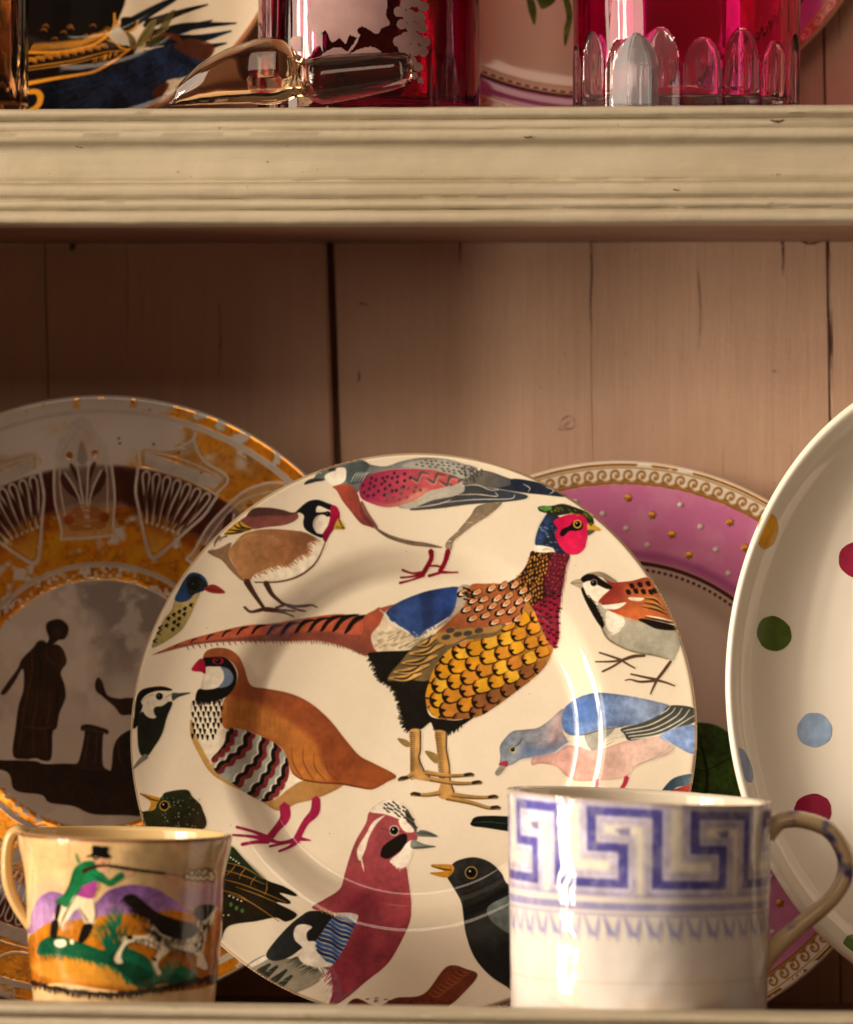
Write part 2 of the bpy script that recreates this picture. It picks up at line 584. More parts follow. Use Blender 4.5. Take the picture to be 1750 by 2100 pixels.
    c.hatch('1300,1240 1500,1235 1720,1240', 40, 60, 95, 5, '9c4a38', a=.5)
    for i in range(14):
        t = i / 13
        x = 240 + t * 1300 + 60 * np.sin(t * 3)
        xs = [p[0] for p in TU]; ys = [p[1] for p in TU]
        y = np.interp(x, xs, ys)
        h = 12 + 120 * t
        c.f([(x + h * .75, y - 2), (x + h * .2, y + h * .08), (x - h * .16, y + h * .45), (x - h * .42, y + h * .98), (x - h * .16, y + h * .86), (x + h * .1, y + h * .5), (x + h * .5, y + h * .22), (x + h * 1.1, y + 1)], '17130f')
    c.view(*V2)
    c.f('420,1025 600,960 640,1000 540,1100 500,1200 440,1270 380,1240 400,1120', 'b0573f', g=(480, 1040, 420, 1260, '7b4338'))
    c.hatch('600,960 530,1050 470,1150 470,1230', 40, 30, 10, 6, 'c7623f')
    c.view(*V3)
    c.f('150,735 100,830 45,905 70,990 110,1015 210,1005 320,985 400,930 500,870 440,840 330,900 230,820', 'ddcdb2')
    for i in range(70):
        x, y = 60 + rs.rand() * 340, 880 + rs.rand() * 110
        c.st([(x, y), (x + 34, y - 20)], [7, 3], rs.choice(['8d7a58', '9a8762', 'b4a380']))
    c.f('150,740 230,682 380,622 520,592 614,588 604,650 588,720 560,770 470,830 400,868 350,912 285,880 200,832 145,772', '31497f', g=(200, 760, 560, 640, '22386e'), var=.16)
    c.clip('150,740 230,682 380,622 520,592 614,588 604,650 588,720 560,770 470,830 400,868 350,912 285,880 200,832 145,772'); c.f('360,610 440,590 450,720 440,850 390,870 375,760', '1f2a4c', a=.7, soft=4); c.clip()
    c.hatch('140,768 200,838 290,884 350,905', 26, -60, 40, 9, 'e9dfca', spread=10)
    c.hatch('160,740 240,820 300,870 350,890 450,835', 30, 34, 62, 9, '35508c', spread=10)
    c.f('614,586 690,578 720,640 650,740 560,805 470,862 480,835 560,772 595,700', 'a79d8c')
    c.hatch('606,640 590,720 560,775', 24, 26, 170, 6, '31497f')
    c.f('690,578 800,570 940,575 1030,550 1090,690 1060,765 1000,802 880,832 760,852 640,850 470,892 560,800 655,700', 'a45c36', var=.13)
    # dark neck
    c.f('1108,375 1230,384 1346,394 1325,480 1312,580 1292,680 1280,800 1278,925 1240,982 1200,930 1150,825 1105,735 1050,690 980,600 940,576 1010,540 1060,480 1085,425', '2a1a16')
    c.f('1240,400 1340,400 1322,500 1308,600 1288,690 1279,800 1278,925 1240,982 1200,930 1150,825 1110,740 1190,690 1180,560', '5d1a2a', a=.9, soft=4)
    for p in c.scatter('1110,385 1215,390 1185,560 1170,690 1100,720 1040,660 960,580 1050,500', 22, 26, -20):
        c.el(p[0], p[1], 6.5, 10, rs.choice(['d0973a', 'b97a2c', '9a6028', 'c98b3a']), rot=rs.uniform(-10, 40))
    for p in c.scatter('1225,390 1340,400 1315,560 1290,690 1200,690 1200,560', 26, 25, 10):
        c.el(p[0], p[1], 9, 9, rs.choice(['7d2336', '8f2c3c', '6c2c34', '933a3a']))
    c.f('1150,690 1290,672 1281,780 1278,925 1240,982 1205,935 1150,822 1112,740', '8e1c36', a=.85)
    for p in c.scatter('1140,660 1290,660 1279,925 1240,975 1150,810 1110,720', 38, 34, 25):
        c.st([(p[0] - 13, p[1] - 8), (p[0] - 6, p[1] + 9), (p[0] + 5, p[1] + 2), (p[0] + 15, p[1] + 11)], [3, 9, 7, 3], '1c0d10')
    # mantle marks
    for p in sorted(c.scatter('640,600 800,575 940,580 1010,590 1080,700 1020,790 880,815 760,835 630,790', 84, 52, -8, jit=.16), key=lambda q: q[1]):
        x, y = p
        c.feather(x, y, 152 + rs.uniform(-8, 8), 66, 40, 'c98a58', '16100d', ew=.3)
        c.f([(x - 20, y + 10), (x - 4, y - 12), (x + 2, y + 1), (x + 26, y - 4), (x + 4, y + 12)], 'f3eadb', sm=False)
        c.st([(x - 2, y + 2), (x + 24, y - 8)], [8, 3], 'a45c36')
    for k in range(9):
        c.st([(640 + rs.rand() * 60, 590 + k * 9), (670 + rs.rand() * 60, 600 + k * 9)], [12, 5], '15120f')
    # black thigh and vent
    c.f('30,1020 110,1008 280,1000 330,980 250,1070 165,1180 300,1185 430,1180 415,1310 440,1420 540,1445 640,1448 745,1415 640,1490 555,1532 472,1502 446,1465 385,1510 300,1522 274,1470 250,1392 228,1300 214,1262 150,1212 100,1180 74,1110 42,1060', '181612', var=.2)
    c.hatch('40,1050 80,1130 110,1185 160,1215 215,1265 230,1310 250,1390 272,1470 300,1520', 60, 26, 150, 11, '1b1914', spread=25)
    c.hatch('470,1500 560,1530 650,1485', 18, 20, 100, 10, '1b1914', spread=20)
    c.clip('30,1020 110,1008 280,1000 330,980 250,1070 165,1180 300,1185 430,1180 415,1310 440,1420 540,1445 640,1448 745,1415 640,1490 555,1532 472,1502 446,1465 385,1510 300,1522 274,1470 250,1392 228,1300 214,1262 150,1212 100,1180 74,1110 42,1060')
    for i in range(40):
        x, y = 100 + rs.rand() * 300, 1030 + rs.rand() * 450
        c.st([(x, y), (x + 10, y + 24)], [5, 2], '34302a', a=.6)
    c.clip()
    # folded wing
    c.f('480,886 640,850 780,850 925,825 905,900 760,922 662,932 562,992 480,1082 432,1190 300,1192 158,1192 250,1062 340,960', '6f5c3f', var=.12)
    for i, (a, b) in enumerate([((350, 965), (480, 905)), ((300, 1020), (520, 960)), ((250, 1080), (480, 1030)), ((200, 1140), (430, 1090)), ((170, 1180), (380, 1150))]):
        m = ((a[0] + b[0]) / 2, (a[1] + b[1]) / 2 + 14)
        c.st([a, m, b], [12, 40, 14], 'c69a52', var=.15)
        c.st([(a[0] + 26, a[1]), (m[0], m[1] + 2), (b[0] - 40, b[1] - 8)], [6, 16, 4], '3a3023')
        c.st([(a[0], a[1] + 12), (m[0], m[1] + 26), (b[0], b[1] + 12)], [3, 8, 4], '272019')
    c.f('480,886 640,855 780,850 900,830 860,875 700,900 560,960 480,930', 'b9884a', a=.8)
    for p in c.scatter('500,880 640,860 770,860 700,910 580,930', 72, 40, -10, jit=.15):
        c.el(p[0], p[1], 30, 17, '463f36', rot=-12)
    # gold breast
    GB = '1060,690 1112,742 1150,828 1202,945 1238,980 1205,1070 1130,1160 1000,1262 850,1372 742,1428 560,1445 452,1412 410,1312 432,1200 480,1082 562,990 682,930 850,905 930,832 1020,792'
    c.f(GB, 'a8702c')
    c.clip(GB)
    F = sorted(c.scatter('1060,670 1130,742 1170,828 1220,945 1260,980 1225,1090 1130,1180 1000,1290 850,1402 742,1460 540,1470 420,1432 380,1312 400,1180 460,1062 540,970 662,910 830,885 920,812 1010,772', 92, 88, 100, jit=.1), key=lambda q: q[0] * .95 - q[1] * .3)
    for x, y in F:
        k = np.clip((x - 400) / 800, 0, 1)
        sz = 1.12 - .42 * k
        lowd = (x * .62 + y) > 1790
        fill = rs.choice(['9a6233', '8a552f']) if lowd else rs.choice(['e0a52a', 'd99722', 'cf8a2c', 'e3ae35', 'c77f30'])
        an = 172 + rs.uniform(-8, 8) - 22 * k
        c.feather(x, y, an, 112 * sz, 104 * sz, fill, '1b130d', ew=.15)
        t = np.radians(an)
        ux, uy = np.cos(t), np.sin(t)
        L = 50 * sz
        c.st([(x + ux * L * .2 - uy * L * .8, y + uy * L * .2 + ux * L * .8), (x + ux * L * .6 - uy * L * .45, y + uy * L * .6 + ux * L * .45), (x + ux * L * .7, y + uy * L * .7)], [5 * sz, 20 * sz, 14 * sz], 'c0762c' if not lowd else '764625', a=.9)
        c.f([(x + ux * L * .95 + uy * L * .5, y + uy * L * .95 - ux * L * .5), (x + ux * L * .6 + uy * L * .25, y + uy * L * .6 - ux * L * .25), (x + ux * L * .2 + uy * L * .05, y + uy * L * .2 - ux * L * .05), (x + ux * L * .62 - uy * L * .2, y + uy * L * .62 + ux * L * .2), (x + ux * L * 1.0 - uy * L * .3, y + uy * L * 1.0 + ux * L * .3)], '1b130d')
    c.clip()
    # head
    c.f('1215,128 1172,175 1140,240 1124,332 1180,345 1240,360 1262,384 1320,392 1330,300 1300,180', '1e2638', var=.2)
    c.f('1195,150 1150,235 1132,320 1160,330 1190,250 1220,180', '32508a', a=.75, soft=5)
    for i in range(46):
        x, y = 1140 + rs.rand() * 140, 190 + rs.rand() * 180
        c.st([(x, y), (x + 7, y + 9), (x + 19, y + 7)], [2, 5, 2], rs.choice(['5d7fa8', '3c5a86', '0f131c', '86a0bb']))
    c.f('1118,342 1180,342 1242,360 1226,382 1160,386 1110,374', 'efe5d2')
    c.st('1165,372 1200,362 1232,372', [3, 6, 2], 'b69a78')
    c.f('1240,185 1290,155 1360,137 1430,140 1468,178 1472,232 1460,302 1445,360 1400,396 1340,396 1296,360 1266,312 1250,262 1266,232', 'c3164a', g=(1300, 200, 1400, 390, 'cf2352'), var=.09)
    c.f('1137,95 1165,85 1230,84 1300,72 1390,98 1460,128 1496,160 1502,206 1474,210 1442,152 1380,134 1300,142 1240,150 1190,130 1150,118', '25281a')
    c.f('1139,96 1170,87 1222,88 1222,110 1180,116', '4f8f3c')
    for i in range(34):
        x = 1180 + rs.rand() * 300
        y = 84 + (x - 1180) ** 2 / 1900 + rs.rand() * 36
        c.st([(x, y), (x + 14, y + 10)], [5, 2], rs.choice(['6f8f32', 'a58a2c', '8aa640', '14160e', 'c9a23a']))
    c.f('1284,262 1300,234 1345,214 1375,184 1428,192 1428,230 1392,246 1345,246 1312,276 1290,279', '12100f')
    c.eye(1397, 202, 28, 'd8a63c')
    c.f('1464,195 1502,204 1550,240 1520,247 1480,240 1462,236', 'd0a03a')
    c.f('1465,240 1512,246 1470,276 1462,256', '55503f')
    c.st('1470,195 1490,212 1488,190', [8, 5, 4], '1d1a12')
    # legs
    for L_ in ('312,1516 382,1516 386,1620 376,1690 400,1770 450,1815 482,1842 420,1842 330,1812 320,1690 316,1600', '478,1520 552,1528 556,1620 576,1730 580,1830 604,1902 624,1932 560,1962 500,1932 520,1860 510,1720 490,1620'):
        c.f(L_, 'bf9254')
    for i in range(24):
        y = 1530 + i * 13
        c.st([(316 + i * .4, y), (350, y + 3)], [8, 3], '4f3c24'); c.st([(482 + i * 1.3, y + 4), (520 + i * 1.3, y + 7)], [8, 3], '4f3c24')
    c.st('382,1520 385,1640 378,1700 420,1790 480,1838', 9, '3b2f1d'); c.st('552,1530 555,1640 575,1740 584,1840 612,1920', 8, '3b2f1d')
    c.f('236,1568 300,1584 322,1618 290,1624 250,1596', '8d7444'); c.f('414,1650 470,1660 506,1690 492,1730 450,1702', '8d7444')
    for P_ in ('340,1800 300,1822 245,1836', '420,1790 560,1808 735,1800', '450,1830 620,1856 788,1850', '520,1920 430,1932 328,1928', '590,1930 740,1945 895,1942', '560,1950 720,1980 830,2010 912,2012'):
        q = pts(P_)
        c.st(P_, [34, 24, 15], 'b58a4c'); c.st(q + [0, 9], [8, 8, 4], '5c4527')
        d = q[-1] - q[-2]; d = d / np.hypot(*d)
        c.st([q[-1] - d * 58, q[-1] - d * 20 + [0, -6], q[-1]], [20, 17, 6], '2b2116')
    # --- goldfinch
    c.part('painted_goldfinch'); c.view(*V1)
    c.f('560,762 600,738 660,722 730,690 820,632 950,604 1110,606 1220,620 1370,690 1330,790 1280,860 1180,930 1050,962 860,968 800,950 720,880 640,800', 'efe3cd')
    c.f('560,762 640,740 720,700 705,780 745,860 822,948 862,970 800,958 720,888 660,822 600,792', '8a6a4f')
    c.f('755,690 820,634 950,606 1100,610 1220,625 1312,670 1252,702 1252,762 1192,790 1122,842 1062,852 962,882 882,922 850,962 800,940 742,852 705,762', 'a87a50', g=(800, 800, 1250, 680, '8c5a3c'), var=.12)
    c.hatch('1310,672 1255,710 1250,765 1190,795 1125,840 1060,855 960,885 885,925', 34, 34, 35, 10, '9a6a46', spread=18)
    c.hatch('780,680 860,640 1000,650 1080,700', 30, 50, 150, 4, 'c2a283', a=.5)
    c.f('868,466 960,458 1060,470 1130,490 1168,488 1176,530 1100,572 960,592 860,604 780,556 820,520', '824c44')
    c.f('868,466 960,458 1060,470 1130,490 1166,492 1100,512 960,512 830,522', '553634')
    c.f('668,642 720,592 770,555 832,585 864,605 800,632 700,648', 'c79c35')
    for P_ in ('680,640 740,635 800,625', '700,610 770,618 860,604', '770,555 790,590 855,605', '735,580 770,600 830,600'):
        c.st(P_, [5, 10, 4], '17120f')
    c.st('640,660 610,700 605,730', [26, 14, 5], '7d6a5d'); c.st('690,655 660,665 640,690', [8, 5, 3], '241c19')
    c.f('1280,470 1320,440 1400,465 1410,500 1385,590 1355,640 1310,630 1280,590', 'f0e5d3')
    c.f('1160,492 1200,450 1250,412 1312,402 1380,424 1424,444 1402,472 1322,442 1302,470 1312,488 1390,486 1402,516 1342,502 1294,530 1284,580 1312,630 1362,640 1350,662 1290,642 1230,602 1216,560 1220,512 1190,490', '15151c')
    c.f('1405,444 1442,446 1466,490 1466,540 1436,592 1402,640 1372,692 1350,642 1386,580 1402,510', 'a4163c', g=(1420, 460, 1380, 680, '7a1634'))
    c.f('1285,560 1300,520 1330,505 1300,560 1310,620', 'b5a692', a=.8); c.eye(1384, 498, 19, '2a2220', .1)
    c.f('1436,568 1464,528 1506,598 1434,602', 'c7a13c'); c.st('1462,532 1480,575 1504,598', [6, 6, 3], '1d1611'); c.st('1440,585 1500,597', [3, 5], '1d1611')
    c.st('1372,690 1332,790 1280,862 1180,930 1050,965 890,970', [6, 10, 12, 12, 10, 8], '5f3f32')
    for P_, w in (('832,962 880,1040 958,1148', [46, 32, 20]), ('966,972 1010,1050 1082,1112', [40, 28, 18]), ('822,1140 868,1172 960,1152 1040,1152 1160,1152', [16, 17, 26, 18, 10]), ('960,1160 1080,1166 1150,1186', [18, 14, 8]), ('1082,1112 1150,1122 1230,1112 1270,1104 1304,1116', [20, 18, 15, 10, 8]), ('1035,1140 1090,1120', [10, 16]), ('1100,1118 1170,1140 1226,1146', [14, 12, 8])):
        c.st(P_, w, '4a2f26')
    # --- blue-headed bird at the left edge
    c.part('painted_blue_headed_bird')
    c.f('340,1105 405,1108 480,1060 515,1038 485,1120 440,1222 390,1302 300,1372 205,1424 192,1404 222,1328 270,1230 320,1165', 'c1ac6c', g=(400, 1100, 260, 1400, '9c8f58'))
    c.f('340,1098 365,1030 400,960 440,914 492,910 542,940 566,992 540,1030 482,1052 440,1092 396,1110', '274673', var=.15)
    c.f('420,950 470,925 540,960 560,1000 520,1036 450,1060 425,1030', '1d2220', a=.9); c.el(468, 990, 38, 36, '10110f'); c.eye(468, 990, 20, '2b3a34', .2)
    for i in range(14):
        c.st([(425 + rs.rand() * 100, 920 + rs.rand() * 40), (440 + rs.rand() * 100, 930 + rs.rand() * 40)], [6, 3], '0f1720')
    c.f('552,1004 600,988 652,1010 684,1045 600,1046 540,1022', '8f2b26'); c.st('560,1020 610,1024 660,1036', [3, 5, 2], '4a1614')
    for p in c.scatter('430,1110 470,1100 430,1200 380,1290 310,1330 260,1260 330,1180', 42, 40, 30, jit=.2):
        c.f([(p[0] - 16, p[1] + 4), (p[0] - 4, p[1] - 14), (p[0] + 14, p[1] - 8), (p[0] + 4, p[1] + 2), (p[0] + 8, p[1] + 14)], '161410')
    for p in ((240, 1325), (215, 1380), (250, 1290)):
        c.st([(p[0] + 12, p[1] - 16), (p[0] - 14, p[1]), (p[0] + 10, p[1] + 12)], [5, 11, 5], '161410')
    # --- red-legged partridge
    c.part('painted_partridge'); c.view(*V4)
    c.f('430,440 600,430 660,610 960,700 1010,850 1090,890 950,1070 850,1022 690,940 590,890 510,780 440,660 418,560', 'efe3cc')
    c.st('420,560 436,655 490,760 560,862 650,924 780,980 900,1045', [14, 30, 34, 34, 26, 24, 30], 'cba05a')
    c.f('935,1002 1080,900 1200,908 1335,920 1180,1002 1052,1036 992,1072 930,1078 880,1042', 'b68a52', g=(1000, 1000, 1300, 920, 'a0743e'))
    BO = '482,192 500,142 560,122 632,128 692,166 726,230 762,332 850,345 1000,374 1122,430 1242,530 1342,650 1430,745 1522,792 1652,862 1602,900 1512,946 1420,936 1330,921 1200,910 1082,890 1022,850 986,760 952,700 882,660 822,630 742,604 662,610 612,590 598,505 622,420 682,332 690,260 652,202 602,180 540,178'
    c.f(BO, '9b5430', g=(650, 300, 1500, 850, '8d4826'), var=.09)
    c.clip(BO)
    c.f('590,420 700,420 820,440 1000,540 1150,660 1200,780 1250,900 1080,900 980,780 900,660 700,600 600,600', 'bb7637', a=.85, soft=6)
    for i in range(12):
        x = 620 + i * 30
        c.st([(x, 440 + i * 8), (x + 6, 560 + i * 8)], [5, 2], 'd19a62', a=.45)
    c.f('1300,880 1420,800 1500,800 1660,862 1510,950 1330,930', '9d542c', a=.7, soft=4)
    c.clip()
    for P_ in ('1010,700 1030,800 1085,885', '1085,690 1090,790 1150,890', '1150,720 1160,820 1230,900', '1220,760 1240,840 1300,890'):
        c.st(P_, [2, 6, 4], '6b3a22')
    c.st('1020,852 1085,890 1200,908 1330,915 1420,930 1510,942', [3, 8, 9, 8, 6, 3], '5d2f1e')
    c.f('480,188 532,178 602,177 652,208 684,270 678,340 632,408 562,440 458,446 442,424 462,372 532,372 592,350 612,300 602,240 560,234 498,236', '14110f')
    c.f('494,240 560,234 600,240 614,290 596,346 540,370 474,368 484,300', 'efe4cf')
    c.f('590,236 642,250 668,300 642,346 580,362 610,312 606,262', '71839f', var=.12)
    c.hatch('450,440 520,442 600,425', 18, 24, 90, 8, '14110f')
    c.el(572, 200, 36, 22, '8d1630'); c.eye(572, 200, 18, '3a0d14', .15)
    c.f('414,248 462,190 492,206 498,276 470,266 430,264', 'b11a3c', g=(430, 240, 490, 270, '8d1230'))
    for i, y in enumerate(range(455, 670, 34)):
        for x in range(430 + (i % 2) * 14, 600 - max(0, i - 3) * 14, 31):
            q = rs.uniform(-4, 4, 2)
            c.f([(x + q[0] - 8, y + q[1] - 14), (x + q[0] + 8, y + q[1] - 12), (x + q[0] + 2, y + q[1] + 18)], '14110f')
    FL = '640,612 700,596 800,625 900,668 972,730 1002,820 992,900 942,992 862,1028 760,988 680,934 590,882 548,800 590,742 622,690'
    c.f(FL, 'a3aaa0')
    c.clip(FL)
    for P_ in ('668,606 640,690 600,745 545,795', '765,600 735,710 660,790 575,865', '850,630 825,760 760,850 690,945', '925,675 905,800 850,900 780,995', '1000,770 965,890 920,960 860,1030'):
        Q = catmull(pts(P_), False, 5)
        D = np.stack([np.full(len(Q), 20), np.full(len(Q), 8)], 1)
        wob = 6 * np.sin(np.arange(len(Q)) * 1.9)[:, None]
        c.st(Q - D * 1.35 + wob, 12, 'efe6d4'); c.st(Q - D * .5 + wob, 26, '17130f'); c.st(Q + D * .75 + wob, 24, '7c2a2c')
    c.clip()
    for P_, w in (('980,1052 985,1120 940,1190 898,1262', [66, 60, 40, 44]), ('1172,1006 1165,1085 1110,1150 1062,1245', [50, 56, 40, 40]), ('900,1255 820,1222 712,1196', [34, 18, 16]), ('890,1262 800,1250 690,1244', [32, 18, 12]), ('900,1272 820,1285 748,1300', [34, 20, 20]), ('905,1262 960,1275 1040,1255', [30, 14, 16]), ('1066,1245 1100,1250 1144,1256', [34, 20, 6]), ('1062,1250 980,1280 910,1305', [34, 18, 14]), ('1066,1258 1020,1300 965,1332', [36, 18, 14])):
        c.st(P_, w, '9c2148', var=.1)
    # --- wagtail
    c.part('painted_wagtail')
    c.f('100,540 96,450 140,395 230,370 300,385 312,420 285,460 200,500 190,550 130,520', 'f0e5d2')
    c.f('200,482 240,476 280,450 302,460 272,540 246,640 200,722 150,786 110,750 96,640 100,545 122,512 160,546 200,548 190,505', '1d2018', var=.2)
    c.f('68,612 74,540 80,460 96,400 140,370 230,358 286,370 292,382 200,386 140,412 112,450 122,480 104,530 96,592', '15140f')
    c.f('120,500 150,540 195,550 205,535 160,520 130,485', 'f0e5d2')
    c.eye(222, 418, 21, '2a2622', .1); c.st('260,425 300,400 330,395', [3, 4, 2], '6d6a62'); c.st('120,445 160,415 190,410', [3, 4, 2], 'a69d8c')
    c.f('298,402 330,398 412,394 340,420 304,442', '4c4c48'); c.st('300,422 410,395', [3, 2], '1c1b19')
    c.st('152,778 115,812 80,852', [34, 26, 10], '8b8477'); c.st('75,560 78,600', [10, 6], '14130f')
    # --- small green bird
    c.part('painted_green_bird')
    c.f('232,1045 256,1020 282,994 402,977 442,1020 500,1084 506,1215 165,1215 148,1140 152,1112 212,1098', '1f2814', g=(300, 1000, 420, 1200, '2a2316'), var=.2)
    c.hatch('150,1115 160,1150 170,1200', 10, 22, 190, 10, '1b2011', spread=30)
    for i in range(46):
        x, y = 260 + rs.rand() * 230, 1020 + rs.rand() * 180
        if y > 940 + abs(x - 380) * .6:
            c.el(x, y, rs.uniform(2, 6), 3, rs.choice(['d9d4bf', '7e9a6a', 'a6b48c']), rot=rs.uniform(0, 90))
    c.f('120,1002 200,1018 246,1034 226,1066 206,1100 176,1106 190,1062 160,1030', 'c78e2c'); c.st('125,1006 190,1036 240,1048', [3, 8, 6], '3a2a14')
    c.eye(272, 1074, 31, 'c69a2e', .22)
    # --- sparrow
    c.part('painted_sparrow'); c.view(*V5)
    c.f('735,150 870,140 950,200 870,290 925,360 900,490 870,370 790,250', 'efe5d2')
    c.f('860,292 930,355 1060,402 1180,432 1300,482 1442,505 1472,600 1442,682 1420,722 1380,712 1280,682 1150,662 1040,622 962,562 900,502 880,400', 'b1ab99', g=(960, 500, 1400, 600, '9f9d8f'))
    c.f('930,362 1050,405 1040,470 980,520 930,480', 'efe5d3'); c.hatch('1050,410 1060,450 1030,500 990,530', 22, 44, 165, 7, 'efe5d3', spread=14)
    c.st('890,480 940,560 1040,624 1150,662 1280,684 1380,712', [10, 18, 12, 14, 12, 6], '8a7f63')
    c.f('880,100 960,150 1100,145 1232,120 1292,200 1352,300 1402,400 1424,452 1300,442 1180,432 1060,402 940,356 890,312 868,290 902,250 952,190', '86302a', g=(960, 220, 1300, 420, 'b8683a'), var=.12)
    c.f('1060,180 1240,230 1330,330 1380,420 1180,430 1000,380 1080,320', 'bb6334', a=.75, soft=5)
    c.f('770,96 842,77 902,84 962,118 1006,152 960,152 900,122 850,108', '8b8069')
    c.f('732,132 770,98 830,97 882,128 966,188 932,202 860,172 800,142 750,155', '14110f')
    c.f('735,190 752,188 782,250 832,300 872,370 908,450 900,486 860,442 800,342 760,262', '16130f'); c.hatch('790,250 840,310 880,390 905,455', 16, 20, 20, 8, '16130f', spread=30)
    c.f('890,322 980,312 1072,300 1010,346 932,348', 'efe5d2'); c.f('1090,262 1200,268 1170,290 1100,282', 'efe5d2')
    for x, y in ((1085, 225), (1140, 218), (1195, 222), (1250, 225), (1110, 180), (1170, 172), (1230, 165), (1280, 215)):
        c.f([(x - 20, y - 14), (x + 8, y - 18), (x + 20, y + 14), (x - 6, y + 16)], '1c1411')
    for i, P_ in enumerate(('1200,260 1280,275 1335,330', '1190,290 1280,310 1350,350', '1180,320 1290,345 1370,380')):
        c.st(P_, [4, 24, 8], 'b98448'); c.st(pts(P_) + [4, 10], [3, 12, 4], '2c1d15')
    for i in range(4):
        c.st([(1215 - i * 6, 395 + i * 12), (1320, 415 + i * 14), (1425, 440 + i * 14)], [4, 13, 5], 'eee4d2' if i % 2 == 0 else '201814')
    c.f('1160,426 1222,420 1420,468 1434,502 1300,492 1210,452', '171310')
    c.f('660,158 712,130 748,150 742,198 700,182', 'a89c86'); c.st('662,158 742,160', [3, 4], '5b5244')
    c.eye(830, 158, 27, 'cfc6b4', .14, '1d1714')
    for P_, w in (('1212,686 1130,692 1045,720', [18, 24, 20]), ('1045,720 960,690 878,664', [18, 13, 10]), ('1045,722 950,730 850,730', [18, 12, 8]), ('1045,724 970,770 902,802', [16, 14, 12]), ('1045,722 1090,750 1142,778', [16, 12, 9]), ('1402,728 1350,800 1302,862', [22, 22, 20]), ('1302,860 1210,842 1110,820', [18, 14, 10]), ('1300,868 1180,876 1110,860 1070,866', [18, 15, 9, 7]), ('1302,866 1280,910 1256,966', [20, 15, 8]), ('1302,864 1370,882 1434,906', [18, 13, 8])):
        c.st(P_, w, '55402f')
    # --- wood pigeon
    c.part('painted_wood_pigeon')
    c.f('390,1402 470,1380 560,1370 640,1318 760,1335 900,1360 1100,1300 1300,1265 1424,1330 1390,1402 1150,1490 1100,1560 980,1586 750,1586 640,1542 560,1472 450,1450 380,1462', 'd3a49b', g=(600, 1450, 1300, 1350, 'dcc0b4'))
    c.f('150,1402 145,1330 180,1270 240,1216 330,1204 420,1190 500,1140 610,1050 604,1190 622,1250 662,1280 600,1322 540,1370 470,1382 390,1402 300,1422 232,1462 150,1472', '8d97a8', g=(200, 1300, 600, 1250, 'a39ca6'), var=.16)
    c.f('300,1402 360,1300 420,1345 560,1300 640,1280 600,1330 500,1378 400,1402', '54709f', a=.65, soft=6)
    c.f('520,1150 600,1080 600,1230 560,1290 500,1280', 'c3a4a0', a=.6, soft=6); c.f('470,1330 530,1290 560,1240 570,1300 500,1340', '5d5258', a=.5, soft=4)
    c.f('600,1102 622,1040 702,980 832,954 952,960 1132,985 1300,1020 1404,1055 1330,1112 1200,1172 1050,1202 880,1222 760,1242 642,1232 602,1182', '5d7bb4', g=(700, 1050, 1300, 1060, '8495b4'), var=.2)
    c.f('700,1020 860,980 900,1080 800,1160 700,1130', '3f63ac', a=.55, soft=9)
    c.f('642,1252 760,1242 900,1216 1050,1202 1104,1262 1000,1292 912,1332 870,1362 820,1366 740,1332 652,1292', 'e6dece')
    c.f('770,1245 900,1222 1000,1212 930,1290 880,1350 820,1360', '99998f'); c.st('640,1238 760,1246 900,1222 1060,1200', [3, 7, 7, 5], '45484b')
    c.st('820,1366 900,1352 1000,1300', [2, 4, 2], '8a8a82')
    c.f('1048,1216 1200,1172 1330,1112 1404,1048 1582,1070 1588,1162 1400,1232 1250,1272 1110,1302 1070,1255', '454a46', var=.14)
    for P_ in ('1060,1232 1250,1190 1400,1110 1440,1062', '1080,1250 1280,1215 1440,1130 1490,1066', '1100,1272 1300,1240 1480,1150 1545,1075', '1330,1112 1380,1080 1404,1050', '1120,1292 1350,1250 1580,1120'):
        c.st(P_, [7, 9, 8, 5], 'ece3d3')
    c.f('1330,1262 1582,1190 1592,1392 1450,1342', '7b93c4', var=.2); c.st('1330,1262 1420,1330 1450,1342', [2, 8, 3], 'd9d2c6')
    c.st('1430,1325 1300,1420 1150,1490 1130,1520', [2, 4, 5, 2], 'a58f8a')
    c.f('140,1462 160,1440 205,1435 196,1476', 'a33a48'); c.f('112,1520 150,1470 190,1480 140,1540', '9b968e'); c.st('120,1520 170,1490', [3, 4], '55524d')
    c.eye(240, 1350, 22, 'c8b45a', .3); c.st('250,1335 290,1300 305,1265', [6, 9, 3], '4b525b')
    for P_, w in (('876,1584 872,1640 838,1682', [26, 24, 14]), ('1092,1568 1075,1620 1040,1668', [36, 30, 24]), ('740,1668 800,1672', [8, 10]), ('905,1668 1030,1672 1145,1670', [6, 18, 8])):
        c.st(P_, w, 'ae2f44')
    # --- small blue and red bird at the right edge
    c.part('painted_blue_red_bird')
    c.f('1320,1720 1400,1600 1480,1556 1600,1544 1600,1620 1450,1642 1410,1740', '3f566a', g=(1400, 1600, 1560, 1600, '6d8594'), var=.18)
    c.f('1415,1672 1480,1640 1600,1618 1600,1740 1415,1740', 'b8483f', var=.2)
    # --- jay
    c.part('painted_jay'); c.view(*V6)
    c.f('360,930 480,940 560,920 660,970 702,980 640,1062 520,1120 400,1140 255,1052', '86806f', g=(600, 960, 300, 1060, 'a39c8a'))
    for P_ in ('380,970 330,1010 265,1050', '420,980 350,1040 300,1080', '470,1000 400,1060 330,1100', '500,1030 430,1090 380,1125'):
        c.st(P_, [14, 36, 10], '30332c', dry=.12)
    c.hatch('520,930 600,980 690,985', 18, 60, 150, 9, '4a4c42')
    c.hatch('540,930 610,960 680,990', 20, 46, 60, 8, 'efe3cf')
    c.f('210,1012 280,960 350,920 370,940 290,985 225,1018', 'efe6d5'); c.st('215,1015 290,955 350,922', [4, 5, 3], '777065')
